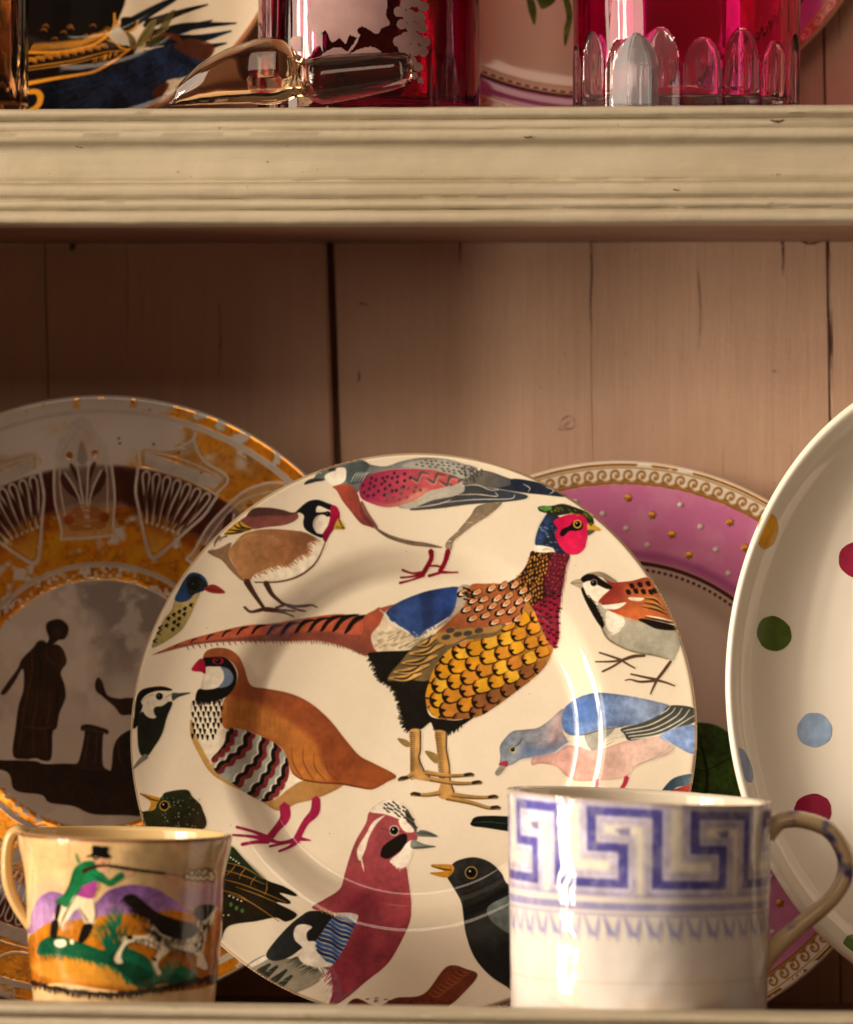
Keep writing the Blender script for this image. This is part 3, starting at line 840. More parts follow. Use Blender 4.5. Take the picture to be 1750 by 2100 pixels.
    JB = '882,138 862,200 812,290 782,370 752,480 732,560 660,620 598,668 700,690 832,698 812,790 762,870 722,960 690,1000 700,1060 720,1120 700,1180 690,1215 800,1140 902,1052 1002,970 1062,880 1122,742 1122,640 1102,520 1090,430 1102,350 1142,280 1132,230 1082,180 960,140'
    c.f(JB, '9f4a50', g=(900, 200, 900, 1000, '8f3642'), var=.1)
    c.clip(JB)
    c.f('860,560 960,580 980,640 900,700 930,800 880,950 760,1050 740,940 830,790 840,700 760,620', '762735', a=.55, soft=9)
    c.f('960,640 1100,600 1120,740 1000,760', 'a8474f', a=.6, soft=8); c.f('760,470 960,430 1090,440 1000,540 800,520', '7a3538', a=.25, soft=8)
    c.clip()
    c.hatch('700,1000 720,1090 700,1180', 22, 70, 130, 10, 'efe3cf', spread=10); c.hatch('720,980 760,1060 770,1130', 24, 80, 132, 9, '8a4657', spread=10)
    c.st('690,1215 760,1150 850,1090', [3, 10, 4], '6d5a5a')
    c.f('882,138 920,95 982,69 1042,84 1102,140 1144,230 1100,232 1050,182 960,150', 'efe6d6')
    for p in c.scatter('950,100 1000,80 1060,105 1120,170 1138,225 1090,205 1040,160 960,140', 24, 19, 40, jit=.2):
        c.st([(p[0] - 8, p[1] - 5), (p[0] + 8, p[1] + 5)], [8, 5], '14120f')
    c.f('1080,120 1110,160 1140,230 1120,235 1080,180', '1b1a17', a=.75)
    c.f('1040,180 1090,195 1125,240 1080,245 1050,215', 'efe2d2')
    c.f('966,155 902,190 862,260 818,340 832,402 862,340 882,270 922,200', 'ede0cd'); c.hatch('820,345 840,380 850,420', 10, 36, 75, 7, 'ede0cd')
    c.f('945,365 960,320 1010,282 1062,254 1086,264 1082,312 1042,352 990,387 955,382', '171310')
    c.f('1086,302 1122,290 1118,350 1092,422 1042,434 1000,398 1050,352', 'f0e6d6'); c.hatch('1000,400 1040,432 1090,425', 12, 16, 90, 7, 'f0e6d6')
    c.f('1130,262 1160,234 1212,244 1252,268 1180,268', '6c726c'); c.st('1140,250 1200,252 1250,267', [3, 6, 2], '343833')
    c.f('1116,286 1180,308 1242,322 1118,334', '7a8078'); c.st('1118,330 1180,324 1240,322', [4, 6, 2], '3a3d38')
    c.eye(1016, 237, 28, 'e0d3c0', .2, '1b1512'); c.st('930,225 975,232 1000,245', [2, 4, 3], '6b3338'); c.st('1035,240 1080,245', [4, 2], '6b3338')
    c.f('594,684 700,690 716,720 682,770 642,832 602,852 550,882 480,932 400,952 358,922 400,852 480,762 540,712', '1a1a18', g=(650, 700, 400, 930, '2c3032'), var=.15)
    c.hatch('640,670 700,690 760,700 820,695', 18, 34, 55, 6, 'b07a3c')
    c.f('502,800 520,762 562,755 602,770 574,800 582,842 622,850 652,930 702,972 640,982 560,962 530,922 552,882 512,842', 'efe6d6')
    BW = '722,712 842,698 822,780 792,852 742,940 712,968 660,930 618,868 652,800'
    c.f(BW, 'd9d6cd'); c.clip(BW)
    for i in range(12):
        Q = np.array([[600 + k * 30 + i * 3, 690 + i * 25 + k * 14 + 5 * np.sin(k * 1.7)] for k in range(10)])
        Q[:, 1] -= 50
        c.st(Q, [14, 12, 15], ['28488c', '22305c', '3a62a8'][i % 3]); c.st(Q + [0, 9], 4, '16171c')
    c.clip()
    # --- blackbird
    c.part('painted_blackbird')
    KB = '1338,412 1390,386 1462,377 1542,404 1602,460 1650,530 1800,600 1800,1160 1660,1075 1562,1012 1480,920 1432,802 1410,682 1390,612 1340,532 1308,472'
    c.f(KB, '2b2c2b', g=(1450, 420, 1560, 960, '1c1d1c'), var=.25)
    c.clip(KB)
    c.f('1400,680 1500,610 1640,540 1660,620 1500,680 1420,720', '0d0d0e', a=.8, soft=5); c.f('1430,750 1600,700 1660,740 1560,850 1450,850', '3d3f3c', a=.5, soft=12)
    c.f('1538,662 1600,612 1700,590 1700,790 1580,740', '59625f', var=.2)
    c.clip()
    c.f('1218,420 1280,416 1338,420 1342,452 1302,486 1215,462 1290,452', 'c98a2c'); c.st('1222,426 1280,440 1330,446', [3, 8, 6], '3a2a18'); c.st('1322,425 1332,450 1318,470', 4, '7a5320')
    c.eye(1438, 458, 34, 'cba84a', .16, '17130f')
    # --- speckled wing behind the small cup
    c.part('painted_starling_wing')
    c.f('150,345 220,410 290,480 352,525 440,555 506,592 504,606 420,590 476,632 470,648 404,642 516,702 462,742 402,722 300,742 152,770 110,850 70,892 0,900 0,500 110,400', '17160f', var=.2)
    c.f('150,345 220,410 340,520 300,520 200,440 130,420', '22341c', a=.8, soft=3)
    for P_ in ('120,430 220,455 330,515', '110,470 220,500 340,545', '110,520 240,555 460,640', '150,600 260,640 420,740', '130,500 160,470 180,440', '200,520 210,490 230,465', '260,560 270,530 290,505', '340,600 350,570 350,530', '180,560 300,600 400,640', '110,580 200,605 260,640'):
        c.st(P_, [3, 6, 4], 'a8742c')
    for x, y in ((150, 405), (165, 415), (180, 425), (195, 435), (150, 610), (172, 618), (195, 628), (215, 636), (90, 712), (120, 714), (148, 712), (80, 770)):
        c.el(x, y, 6, 5, 'e2d8bf')
    for x, y in ((160, 655), (190, 675), (222, 688)):
        c.el(x, y, 10, 13, '3f6a34')
    # --- brown tail at the bottom, dark feather by the mug
    c.part('painted_brown_bird')
    c.f('760,1290 790,1195 852,1145 962,1186 1062,1140 1212,1116 1332,971 1442,984 1496,1020 1402,1132 1342,1196 1460,1222 1460,1290', '57261a', g=(900, 1200, 1420, 1000, '6d3320'), var=.2)
    for i in range(9):
        x, y = 1240 + i * 20, 1110 - i * 16
        c.st([(x, y), (x + 35, y + 20), (x + 70, y + 12)], [3, 6, 3], '9c5a34')
    for i in range(30):
        x, y = 900 + rs.rand() * 400, 1140 + rs.rand() * 70
        c.st([(x, y), (x + 20, y - 4)], [4, 2], '3a180f')
    c.part('painted_dark_feather')
    c.f('1432,190 1480,156 1700,166 1700,236 1500,216 1440,208', '131813', var=.2); c.st('1440,192 1520,186 1640,196', [2, 6, 3], '2f4a34')
    c.part(None)
    # honey-coloured line round the edge
    yy, xx = np.mgrid[0:N, 0:N]
    r = np.hypot(xx - N / 2, yy - N / 2) / (N / 2)
    t = np.clip((r - .988) / .006, 0, 1)[..., None] * .75
    c.a = c.a * (1 - t) + hexc('a5835c') * t
    c.a = c.a * (1 + .03 * c.n1[..., None])
    for q in range(3):      # the print sinks a little into the glaze
        c.a[..., q] = boxblur(c.a[..., q], 1)
    ink = np.max(np.stack(list(c.masks.values())), 0)
    lum = c.a.mean(-1)
    edge = np.clip(ink - boxblur(ink, 5), 0, 1) * (lum > .25)
    wash = fbm(N, N, 34, 91, 4) - .5
    brush = (.5 * c.n3 + .5 * vnoise(N, N, 16, 17, 3)) - .5
    c.a = c.a * (1 - .22 * edge[..., None]) * (1 + ink[..., None] * (.26 * wash[..., None] + .07 * brush[..., None]))
    c.a = c.a * (1 + .02 * c.n2[..., None])
    for i in range(46):      # fine specks in the glaze
        x, y = rs.randint(60, N - 60, 2)
        c.a[y:y + 2, x:x + rs.randint(1, 3)] *= rs.uniform(.55, .85)
    for k in c.masks:
        c.masks[k] = c.masks[k] * (r < .995)
    return c
# ------------------------------------------------------------------ decoration of the other wares
def paint_gold(N=1200):
    """worn gilt plate: centre (190,1437), radius 625 in the 1750 wide photograph"""
    K = 625
    c = Canvas(N, N, 'd2cac3', lambda Q: np.stack([((Q[:, 0] * .7 - 190) / K + 1) * N / 2, ((Q[:, 1] * .7 - 1437) / K + 1) * N / 2], 1), 8)
    yy, xx = np.mgrid[0:N, 0:N]
    X, Y = (xx - N / 2) / (N / 2), (yy - N / 2) / (N / 2)
    r, th = np.hypot(X, Y), np.degrees(np.arctan2(X, -Y))          # th clockwise from the top
    rs = c.rs
    w1, w2, w3 = fbm(N, N, 70, 5, 5), fbm(N, N, 22, 6, 4), fbm(N, N, 7, 7, 2)
    G1, G2, BR = hexc('d08a1c'), hexc('a86414'), hexc('42190c')
    def lay(m, col, gold):
        m = np.clip(m, 0, 1)
        c.a[:] = c.a * (1 - m[..., None]) + col * m[..., None]
        c.gold[:] = c.gold * (1 - m) + gold * m
    band = lambda a, b, e=.004: np.clip((r - a) / e, 0, 1) * np.clip((b - r) / e, 0, 1)
    gcol = (hexc('f0a824') * w1[..., None] + hexc('c8741a') * (1 - w1[..., None])) * (.75 + .55 * w2[..., None]) * (1 - .22 * np.clip((w3[..., None] - .66) * 8, 0, 1)) 
    right = 1 / (1 + np.exp(-(th - 14 + 60 * (w1 - .5)) / 3.5)) * (th < 175) + (th < -60) * 1.0
    wear = np.clip((w2 * .4 + w1 * .5 + .55 * right - .62) * 9, 0, 1)
    # outer gilding, mostly gone at the top left
    lay(band(.70, .935) * right * np.clip(wear + .75 * (r < .92), 0, 1), gcol, 1)
    lay(band(.952, .992) * np.clip(right * 1.1 + (w2 > .66) * .6, 0, 1) * np.clip((w2 - .34) * 8, 0, 1), gcol, 1)
    # inner gilding and the speckled ring
    lay(band(.455, .64) * np.clip((w1 + w2 * .7 - .62) * 7, 0, 1), gcol * 1.12, 1)
    dk = BR * (.75 + .6 * w2[..., None])  # dark reflection off the curved gilt wall, painted in as brown
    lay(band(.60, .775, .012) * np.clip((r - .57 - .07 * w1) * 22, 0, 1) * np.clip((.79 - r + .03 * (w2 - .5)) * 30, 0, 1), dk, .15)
    lay(band(.565, .64, .03) * np.clip((w2 - .3) * 4, 0, 1) * .8, hexc('8a4210') * (.8 + .5 * w2[..., None]), .8)
    lay(band(.404, .447) * np.clip((w3 * .7 + w2 * .5 - .5) * 12, 0, 1), gcol, 1)
    lay(band(.447, .464), hexc('b9aea4') * (.9 + .2 * w2[..., None]), 0)
    lay(band(.935, .952), hexc('c4bab0') * (.95 + .1 * w2[..., None]), 0)
    # repeating ornament, drawn in polar coordinates (degrees, radius x 100)
    def polar(a0):
        def mp(Q):
            t = np.radians(a0 + Q[:, 0])
            q = Q[:, 1] / 100
            return np.stack([(q * np.sin(t) + 1) * N / 2, (1 - q * np.cos(t)) * N / 2], 1)
        return mp
    keep = c.mp
    LN = 'c9c1b9'
    def line(P, w, col=LN, **k):      # a polar path, drawn with a width in pixels
        Q = c.mp(catmull(pts(P), False, 10))
        m, v = c.mp, c.v
        c.mp = lambda q: q
        c.view(0, 0, 1)
        c.st(Q, w, col, dens=False, **k)
        c.mp, c.v = m, v
    for k in range(8):
        a0 = -4.5 + 45 * k
        c.mp = polar(a0); c.view(0, 0, 1)
        leaf = '0,93 -3,89 -6,82 -7.5,74 -8,66 -8,58 -9,54.5 0,54 9,54.5 8,58 8,66 7.5,74 6,82 3,89'
        c.f(leaf, 'bcb1a8', a=.5, var=.05)
        line('0,93 -3,89 -6,82 -7.5,74 -8.5,66 -8.5,58 -9.5,54.5', 5); line('0,93 3,89 6,82 7.5,74 8.5,66 8.5,58 9.5,54.5', 5); line('-9.5,54.5 0,53.6 9.5,54.5', 5)
        line('0,90 -4.6,81 -6.2,72 -6.5,60', 3, 'bdb3a8'); line('0,90 4.6,81 6.2,72 6.5,60', 3, 'bdb3a8')
        for q in (-1, 1):
            c.f([(q * .8, 63), (q * 2.2, 66), (q * 4.8, 69), (q * 6, 73), (q * 5.0, 75), (q * 3.2, 71), (q * 1.2, 68)], '3a170c', a=.85)
            c.f([(q * .4, 66), (q * 1.6, 71), (q * 3.2, 77), (q * 2.4, 77.5), (q * 1, 73), (q * .2, 70)], '3a170c', a=.8)
            c.el(q * 5.6, 60, 1.6, 1.6, 'a0561c', gold=.7); c.el(q * 3, 80.5, .8, 1.2, 'a5601c', gold=1, dry=.4)
            line([(q * .4, 60), (q * 2, 68), (q * 4.6, 75)], 4); line([(q * .2, 60), (q * .9, 70), (q * 1.6, 79)], 4)
        c.f('-5,62 0,64.5 5,62 6,57 0,56 -6,57', 'b4601c', a=.55, gold=.8, dry=.45)
        c.f('-1.2,79 0,85 1.2,79 0,77', '8d8177', a=.7)
        # panel with a pointed top between the leaves
        c.mp = polar(a0 + 24)
        c.f('-10.2,83 -5,84 0,92 1.5,88 6,84.5 10.2,84 9.5,78.5 -9.5,78', 'b3701c', a=.35, gold=1, dry=.35)
        c.f('-9.6,82.5 9.6,82.5 9,78.2 -9,78.2', 'beb4aa', sm=False)
        line('-10,77 -10.4,83.5 -4,85 -.6,89 0,92.5 .6,89 4,85 10.4,83.5 10,77', 5)
        line('-9,82.6 0,82.9 9,82.6', 3); line('-10,77 0,77.4 10,77', 4)
        for j in range(7):
            x = -8 + j * 2.7
            line([(x * .62, 60), (x * .9, 68), (x - .9, 74.5), (x, 76.2), (x + .9, 74.5), (x * .92 + .6, 68), (x * .64 + .3, 60)], 4)
            line([(x * .75, 61), (x * .95, 73)], 6, '42190c', a=.8)
        line('-10.5,77 -9,66 0,50 9,66 10.5,77', 6)
        for j in range(11):
            x = -7 + j * 1.4
            line([(x, 63), (x * .1, 52)], 2, 'd9b45c', a=.6)
        line('-6,58 0,50.5 6,58', 5)
    c.mp = keep
    # grey sky with clouds and the shaded figures in the middle
    sky = r < .404
    cl = np.clip((fbm(N, N, 130, 31, 5) - .38) * 4, 0, 1) * np.clip((.02 - Y) * 3 + .35, 0, 1)
    wisp = np.clip((fbm(N, N, 60, 91, 5) - .52) * 5, 0, .6)[..., None]
    scol = (hexc('cdc3b8') * (1 - cl[..., None]) + hexc('948a84') * cl[..., None]) * (1 - wisp) + hexc('ded6cc') * wisp
    lay(np.clip((.404 - r) / .004, 0, 1), scol, 0)
    c.view(0, 1100, 1.5556)
    c.st('-320,1400 -320,1600', 6, '8a7d76')
    g = dict(var=.22)
    cm = np.clip((.396 - r) / .004, 0, 1)
    c.clipm = cm
    c.f('-560,1700 -200,1740 0,1745 80,1745 150,1748 190,1760 310,1758 330,1775 480,1790 520,1760 620,1790 760,1820 760,2010 600,1990 420,1985 330,1950 220,1935 180,1900 60,1880 0,1790 -300,1800', '2b1a0f', **g)
    c.part('painted_robed_figure')
    c.f('118,1235 140,1205 165,1200 190,1215 235,1220 262,1250 274,1300 250,1345 268,1400 275,1460 250,1530 240,1595 222,1620 220,1735 180,1745 150,1735 100,1740 45,1722 52,1600 62,1500 82,1420 76,1330 40,1390 0,1445 -20,1440 10,1390 52,1330 70,1285', '2f1c10', **g)
    c.f('176,1150 178,1120 205,1106 236,1102 262,1116 278,1140 276,1168 262,1192 235,1198 212,1215 182,1218 190,1190', '281a10', **g)
    for P_ in ('110,1240 120,1330 100,1450 80,1600 70,1700', '170,1260 210,1300 250,1310', '150,1400 140,1520 130,1600 140,1720', '200,1420 205,1520 190,1600 200,1720', '90,1590 160,1600 236,1590', '240,1240 262,1290 230,1340'):
        c.st(P_, [3, 8, 3], '54361d', a=.8)
    for P_ in ('130,1230 160,1320 150,1440', '230,1400 240,1480 225,1560', '110,1620 105,1700'):
        c.st(P_, [3, 9, 3], '170d07', a=.8)
    c.f('205,1150 230,1140 250,1165 235,1190 210,1180', '3b2718', a=.8)
    c.part('painted_kneeling_figure')
    c.f('408,1390 420,1366 440,1385 452,1420 470,1450 520,1462 560,1458 640,1470 700,1560 640,1540 575,1535 530,1535 500,1500 440,1450 412,1425', '2f1c11', **g)
    c.part('painted_pedestal')
    c.f('352,1586 392,1580 472,1604 470,1625 452,1630 455,1760 480,1790 320,1782 318,1760 345,1745 368,1620 352,1608', '33221a', **g)
    c.st('385,1625 372,1745', 5, '553c28'); c.st('425,1632 420,1752', 5, '553c28'); c.st('356,1600 468,1618', 4, '5b4330')
    c.part('painted_kneeling_figure')
    c.f('500,1690 520,1640 570,1605 640,1590 760,1600 760,1830 560,1800 480,1830 440,1825 490,1790', '2d1b10', **g); c.st('520,1660 530,1730 560,1790', [3, 8, 3], '51351e')
    c.part(None)
    c.clipm = None
    c.a *= (1 + .05 * c.n1[..., None])
    for x, y in ((500, 295), (505, 318), (660, 322), (775, 360), (880, 450), (560, 130), (620, 560), (770, 165)):
        c.el(x, y, 6, 5, '5a1c10')
    return c

def paint_pink(N=1200):
    """pink lustre plate with a running scroll border; centre of the picture is the plate's centre"""
    c = Canvas(N, N, 'e2cfc2', lambda Q: Q, 12)
    yy, xx = np.mgrid[0:N, 0:N]
    X, Y = (xx - N / 2) / (N / 2), (yy - N / 2) / (N / 2)
    r, th = np.hypot(X, Y), np.arctan2(X, -Y)
    def lay(m, col, gold=0):
        m = np.clip(m, 0, 1)
        c.a[:] = c.a * (1 - m[..., None]) + hexc(col) * m[..., None]
        c.gold[:] = c.gold * (1 - m) + gold * m
    band = lambda a, b, e=.0025: np.clip((r - a) / e, 0, 1) * np.clip((b - r) / e, 0, 1)
    lay(r > .915, 'f0e4d4')
    n = fbm(N, N, 40, 3, 4)
    lay(band(.655, .918), 'db7fb4'); lay(band(.655, .918) * np.clip((n - .45) * 1.6, 0, .4), 'e6a3c8')
    lay(band(.655, .70, .02) * .5, '8f3f84')
    lay(band(.978, .990) * (n > .36), '9c6a26', .8)
    lay(band(.914, .924), 'b07a2c', .8); lay(band(.970, .976), 'c08c3c', .8)
    lay(band(.924, .970) * .0, '9c6a2c')
    # running scroll
    m = np.zeros((N, N))
    nw = 132
    ph = (th / (2 * np.pi) * nw) % 1
    rr = (r - .924) / .046
    pu, pv = (ph - .5) * 1.15, (rr - .5)
    d = np.hypot(pu, pv); an = np.arctan2(pv, pu)
    spiral = np.abs(d - (.12 + .36 * ((an / (2 * np.pi) + .35) % 1))) < .085
    inb = (rr > 0) & (rr < 1)
    sc = inb & (spiral | (d < .09) | (rr < .16 + .1 * np.sin(ph * 2 * np.pi)))
    lay(boxblur(sc.astype(float), 1), 'b27a30', .6)
    # dentil edge of the well
    lay(band(.640, .655), '4a1e22'); lay(band(.632, .640), 'e2cfc2')
    lay(band(.622, .633) * ((th * 190 / np.pi) % 2 < 1.1), '4a1e22'); lay(band(.648, .651), 'c49a4a', .7)
    # green leaves by the well's edge
    c.part('painted_leaf')
    for L_, col in (('700,560 745,540 800,545 840,580 860,640 850,720 815,770 760,780 720,730 700,650', '2f4f1c'), ('845,560 880,600 890,680 870,740 850,700 835,620', '3c6424'), ('690,600 660,640 668,700 690,720 700,660', '1a2c10')):
        c.f(L_, col, g=(700, 560, 860, 760, '5c8a34'), var=.3)
    for P_ in ('760,560 780,650 770,770', '775,640 830,610', '778,680 835,700', '772,640 725,620', '775,690 725,700'):
        c.st(P_, [2, 5, 2], '122008')
    c.part(None)
    c.a *= (1 + .03 * c.n1[..., None])
    return c

def cyl_map(W, H, cx, ytop, ybot, rtop, rbot, btop, bbot, tilt=0):
    """photo pixel -> the unrolled wall of a cup seen from the front (full turn = width, top = 0)"""
    def mp(Q):
        x, y = Q[:, 0] * .7, Q[:, 1] * .7
        y = y - tilt * (x - cx)
        t = ((y - ytop) / (ybot - ytop)).clip(-.2, 1.2)
        R = rtop + (rbot - rtop) * t
        q = ((x - cx) / R).clip(-.995, .995)
        a = np.arcsin(q)
        y2 = y - np.cos(a) * (btop + (bbot - btop) * t)
        return np.stack([(a / (2 * np.pi) + .5) * W, (y2 - ytop) / (ybot - ytop) * H], 1)
    return mp

def paint_cup(W=2000, H=560):
    c = Canvas(W, H, 'd8b683', cyl_map(W, H, 255, 1709, 2134, 220, 180, 13, 20, .016), 21)
    rs = c.rs
    yy, xx = np.mgrid[0:H, 0:W]
    # stained glaze, washes of grey and pink in the sky
    n, m = fbm(H, W, 160, 40, 4), fbm(H, W, 50, 44, 4)
    c.a[:] = c.a * (.88 + .26 * m[..., None])
    t = np.clip((n - .46) * 3, 0, .45)[..., None] * np.clip(1 - yy / 330, 0, 1)[..., None]
    c.a[:] = c.a * (1 - t) + hexc('8f7f62') * t
    c.view(0, 2350, 1.9444)
    f, st = c.f, c.st
    c.part('painted_landscape')
    f('900,470 1000,420 1130,420 1260,480 1250,540 1000,520', 'd59a86', a=.6, soft=14); f('180,500 260,450 360,460 420,520 300,560 190,620', 'cf9a86', a=.55, soft=14)
    f('1040,520 1180,490 1290,470 1280,640 1100,620', 'a57cae', a=.6, soft=10)
    f('180,720 190,640 230,560 300,520 380,535 440,580 560,590 640,520 720,490 800,482 900,500 980,545 1060,600 1120,640 1280,660 1280,720 180,760', '7c5296', g=(600, 490, 600, 700, 'ab84ae'), var=.25)
    f('560,660 700,640 560,700 300,700 200,720 190,640 240,600 400,640', 'a37cae', a=.5, soft=6)
    f('172,800 220,750 300,700 420,690 560,670 700,650 860,650 1000,630 1120,645 1270,640 1240,860 1225,1060 900,1110 700,1100 400,1050 172,1040', 'bb751c', g=(700, 640, 700, 1060, 'a35c12'), var=.25)
    f('560,900 760,960 900,1010 1100,1020 1180,1050 900,1100 600,1060 300,1020 190,960 220,930', 'cf9436', a=.7, soft=5)
    for i in range(60):
        x = 190 + rs.rand() * 900; y = 930 + rs.rand() * 130
        st([(x, y), (x + 40 + rs.rand() * 60, y + 12)], [2, 6, 2], rs.choice(['a8641c', 'dba84c', '94551a']), a=.6)
    GR = '235,880 245,820 290,785 360,775 450,800 540,830 620,860 700,860 760,850 860,900 900,960 980,980 1060,960 1130,1010 1110,1060 950,1060 820,1080 740,1010 680,960 560,920 430,890 330,880'
    f(GR, '0a4a30', var=.3); 
    c.hatch('250,870 400,880 560,915 690,965 760,1040', 70, 44, 60, 9, '0f5a3c', spread=30)
    c.hatch('640,860 680,760 720,690', 40, 90, 250, 10, '17694a', spread=40); c.hatch('640,880 700,860 760,880', 24, 150, -95, 12, '0d5038', spread=26)
    c.hatch('720,900 840,960 960,1030', 50, 70, -100, 10, '0f5f44', spread=24); c.hatch('900,1050 1000,1000 1120,1050', 40, 80, -80, 9, '177048', spread=24)
    c.hatch('590,780 620,740 650,720', 16, 60, 200, 5, '2a5a36', spread=30)
    f('345,800 400,798 408,830 370,842 340,825', 'e9dcbc'); f('430,800 450,798 452,822 434,822', 'e9dcbc')
    # shooter in a green coat
    c.part('painted_hunter')
    f('450,545 560,550 575,640 578,690 560,715 520,710 470,620 380,720 330,690 345,620 400,590', 'e8d6b0')
    st('450,560 400,650 370,720', [4, 14, 6], '3a2412', a=.7); st('480,610 530,690', [4, 12], '2c1a10', a=.8); st('560,560 578,650 560,715', [3, 9, 4], '2c1a10', a=.8)
    f('312,770 322,690 362,694 352,785 330,786', '14100f'); f('480,790 510,710 562,712 540,780 500,822 482,815', '14100f'); f('335,690 345,600 375,600 352,695', '1d1310')
    f('468,520 520,470 578,450 582,510 560,560 500,555 462,540', 'a03f8c', var=.15); st('600,440 590,500 560,550', [6, 8, 4], '8a6a28')
    f('470,370 520,345 570,345 590,380 600,420 560,460 500,490 465,530 440,560 410,612 370,595 338,578 390,530 420,470 440,410', '156a3c', var=.2)
    f('545,400 600,400 640,440 660,450 700,420 735,405 745,430 700,470 660,492 610,470 560,460 500,455', '177446', var=.2)
    st('470,380 430,470 390,560', [3, 8, 3], '0c3f24'); st('545,420 610,455 660,488 740,435', [3, 7, 6, 3], '0c3f24'); st('500,500 470,530 430,600', [3, 7, 3], '0c3f24')
    f('470,300 480,320 490,350 475,352 465,315', '3c7a30')
    f('570,325 640,325 655,345 640,370 620,395 590,380 575,350', 'd9a27c'); st('565,318 575,330 600,325', [8, 14, 8], '3a2014'); st('615,352 632,350', 5, '2a1610')
    f('525,318 560,300 565,255 610,258 655,262 652,295 668,320 640,330 580,318 545,322', '0f0d0f')
    f('580,380 620,370 650,380 640,405 600,405', 'd9a884'); f('735,402 790,398 775,425 745,432', 'd9a884')
    st('505,405 560,382 640,370 800,392', [26, 20, 16, 13], '33160f'); st('660,375 800,395 965,416', [13, 17, 13], '17100f'); st('965,416 1070,432', [4, 3], '5b3a22'); st('650,365 690,375', [10, 4], '1b0f0b')
    c.part('painted_gun_smoke')
    f('1065,435 1090,400 1150,392 1240,400 1240,460 1150,460 1100,455', 'e3d2ae', a=.8)
    for P_ in ('1068,432 1085,415 1098,425 1100,402 1120,398 1128,415 1135,395 1160,390 1166,412 1175,392 1205,388 1210,410 1222,396 1236,420 1245,430 1240,452', '1068,436 1084,455 1100,446 1112,462 1130,452 1146,466 1160,455 1182,466 1194,452 1215,462 1232,466 1240,452', '1100,425 1118,432 1130,420 1146,438 1160,420 1180,438 1192,420 1212,436', '1140,400 1150,412 1146,425', '1195,398 1200,412 1196,425'):
        st(P_, 7.5, '3a2313')
    # setter dog
    c.part('painted_dog')
    f('735,560 760,538 800,540 850,580 920,640 1000,675 1080,700 1130,720 1140,660 1125,640 1150,605 1200,598 1245,615 1235,660 1225,710 1190,740 1180,800 1165,880 1190,960 1170,980 1130,960 1120,890 1010,860 960,890 920,940 940,1000 915,1010 885,930 920,880 900,850 800,815 750,830 720,890 730,935 700,940 680,910 720,830 740,780 870,770 880,700 830,650 780,600', 'e6d8bb', var=.12)
    f('735,560 760,538 800,540 850,580 920,640 1000,675 1080,700 1125,720 1120,780 1060,800 990,790 930,760 890,700 840,660 790,625', '18100e', var=.3)
    f('1125,640 1150,605 1200,598 1240,612 1215,650 1180,690 1145,690', '1b120f'); f('1115,830 1135,820 1130,850', '18100e')
    c.hatch('780,620 850,660 900,700', 26, 50, 100, 6, '18100e', spread=20); c.hatch('900,740 960,790 1080,800', 50, 60, 110, 6, '241813', spread=30)
    c.hatch('860,740 900,760 940,790', 20, 60, 200, 5, '3a2a20', spread=30); c.hatch('960,830 1040,860 1110,880', 26, 50, 60, 5, '4a3a2c', spread=30)
    c.hatch('800,560 860,620 900,660', 18, 40, 150, 6, '18100e', spread=25)
    f('750,780 780,775 785,795 760,800', '18100e'); f('885,905 915,910 905,930', '18100e')
    c.hatch('1130,720 1165,780 1150,860', 30, 40, 120, 5, '2a1c16', spread=40); c.hatch('800,800 860,800 930,840', 24, 40, 80, 5, '4a3426', spread=30); c.hatch('740,560 790,610 850,670', 30, 34, 130, 7, '18100e', spread=25); c.hatch('1150,690 1180,720 1200,690', 16, 50, 100, 6, '18100e', spread=20)
    for i in range(40):
        x, y = 900 + rs.rand() * 260, 790 + rs.rand() * 80
        st([(x, y), (x - 8, y + 12)], [5, 2], '33251d', a=.8)
    st('740,785 720,830 682,905 700,940 730,935', [4, 6, 5, 4], '5a3c24'); st('750,830 800,815 900,852', [3, 5, 3], '5a3c24'); st('1165,880 1190,965 1168,982 1132,962', [3, 5, 4], '5a3c24'); st('1190,740 1230,690 1240,630', [3, 5, 3], '4a2f1d'); st('915,885 890,930 918,1010 940,1000', [3, 5, 4], '5a3c24')
    c.el(1205, 640, 6, 5, '0d0908')
    # scratchy dark line round the foot, brown lip line
    c.part('painted_foot_line')
    bx = np.linspace(168, 1230, 70)
    for x in bx:
        q = (x - 168) / 1062
        y = 1034 + 84 * np.sin(np.pi * min(q * 1.03, 1)) * (1 if q < .62 else .9) - 6 * q
        st([(x - 16, y - 6 + rs.uniform(-7, 5)), (x + 16, y + rs.uniform(-2, 10))], [16, rs.uniform(22, 36), 10], '1f110b')
        st([(x, y + 4), (x + rs.uniform(-14, 6), y + 22 + rs.uniform(0, 12))], [18, 7], '1f110b')
    c.part(None)
    r0 = np.clip(1 - np.abs(yy - 4) / 9, 0, 1)[..., None] * .9
    c.a[:] = c.a * (1 - r0) + hexc('5a2a14') * r0
    st('430,220 428,330', [3, 2], '6b5030')
    crz = (np.abs(vnoise(H, W, 26, 70) - .5) < .012) * .25
    c.a[:] = c.a * (1 - crz[..., None]) + hexc('7a5c34') * crz[..., None]
    return c

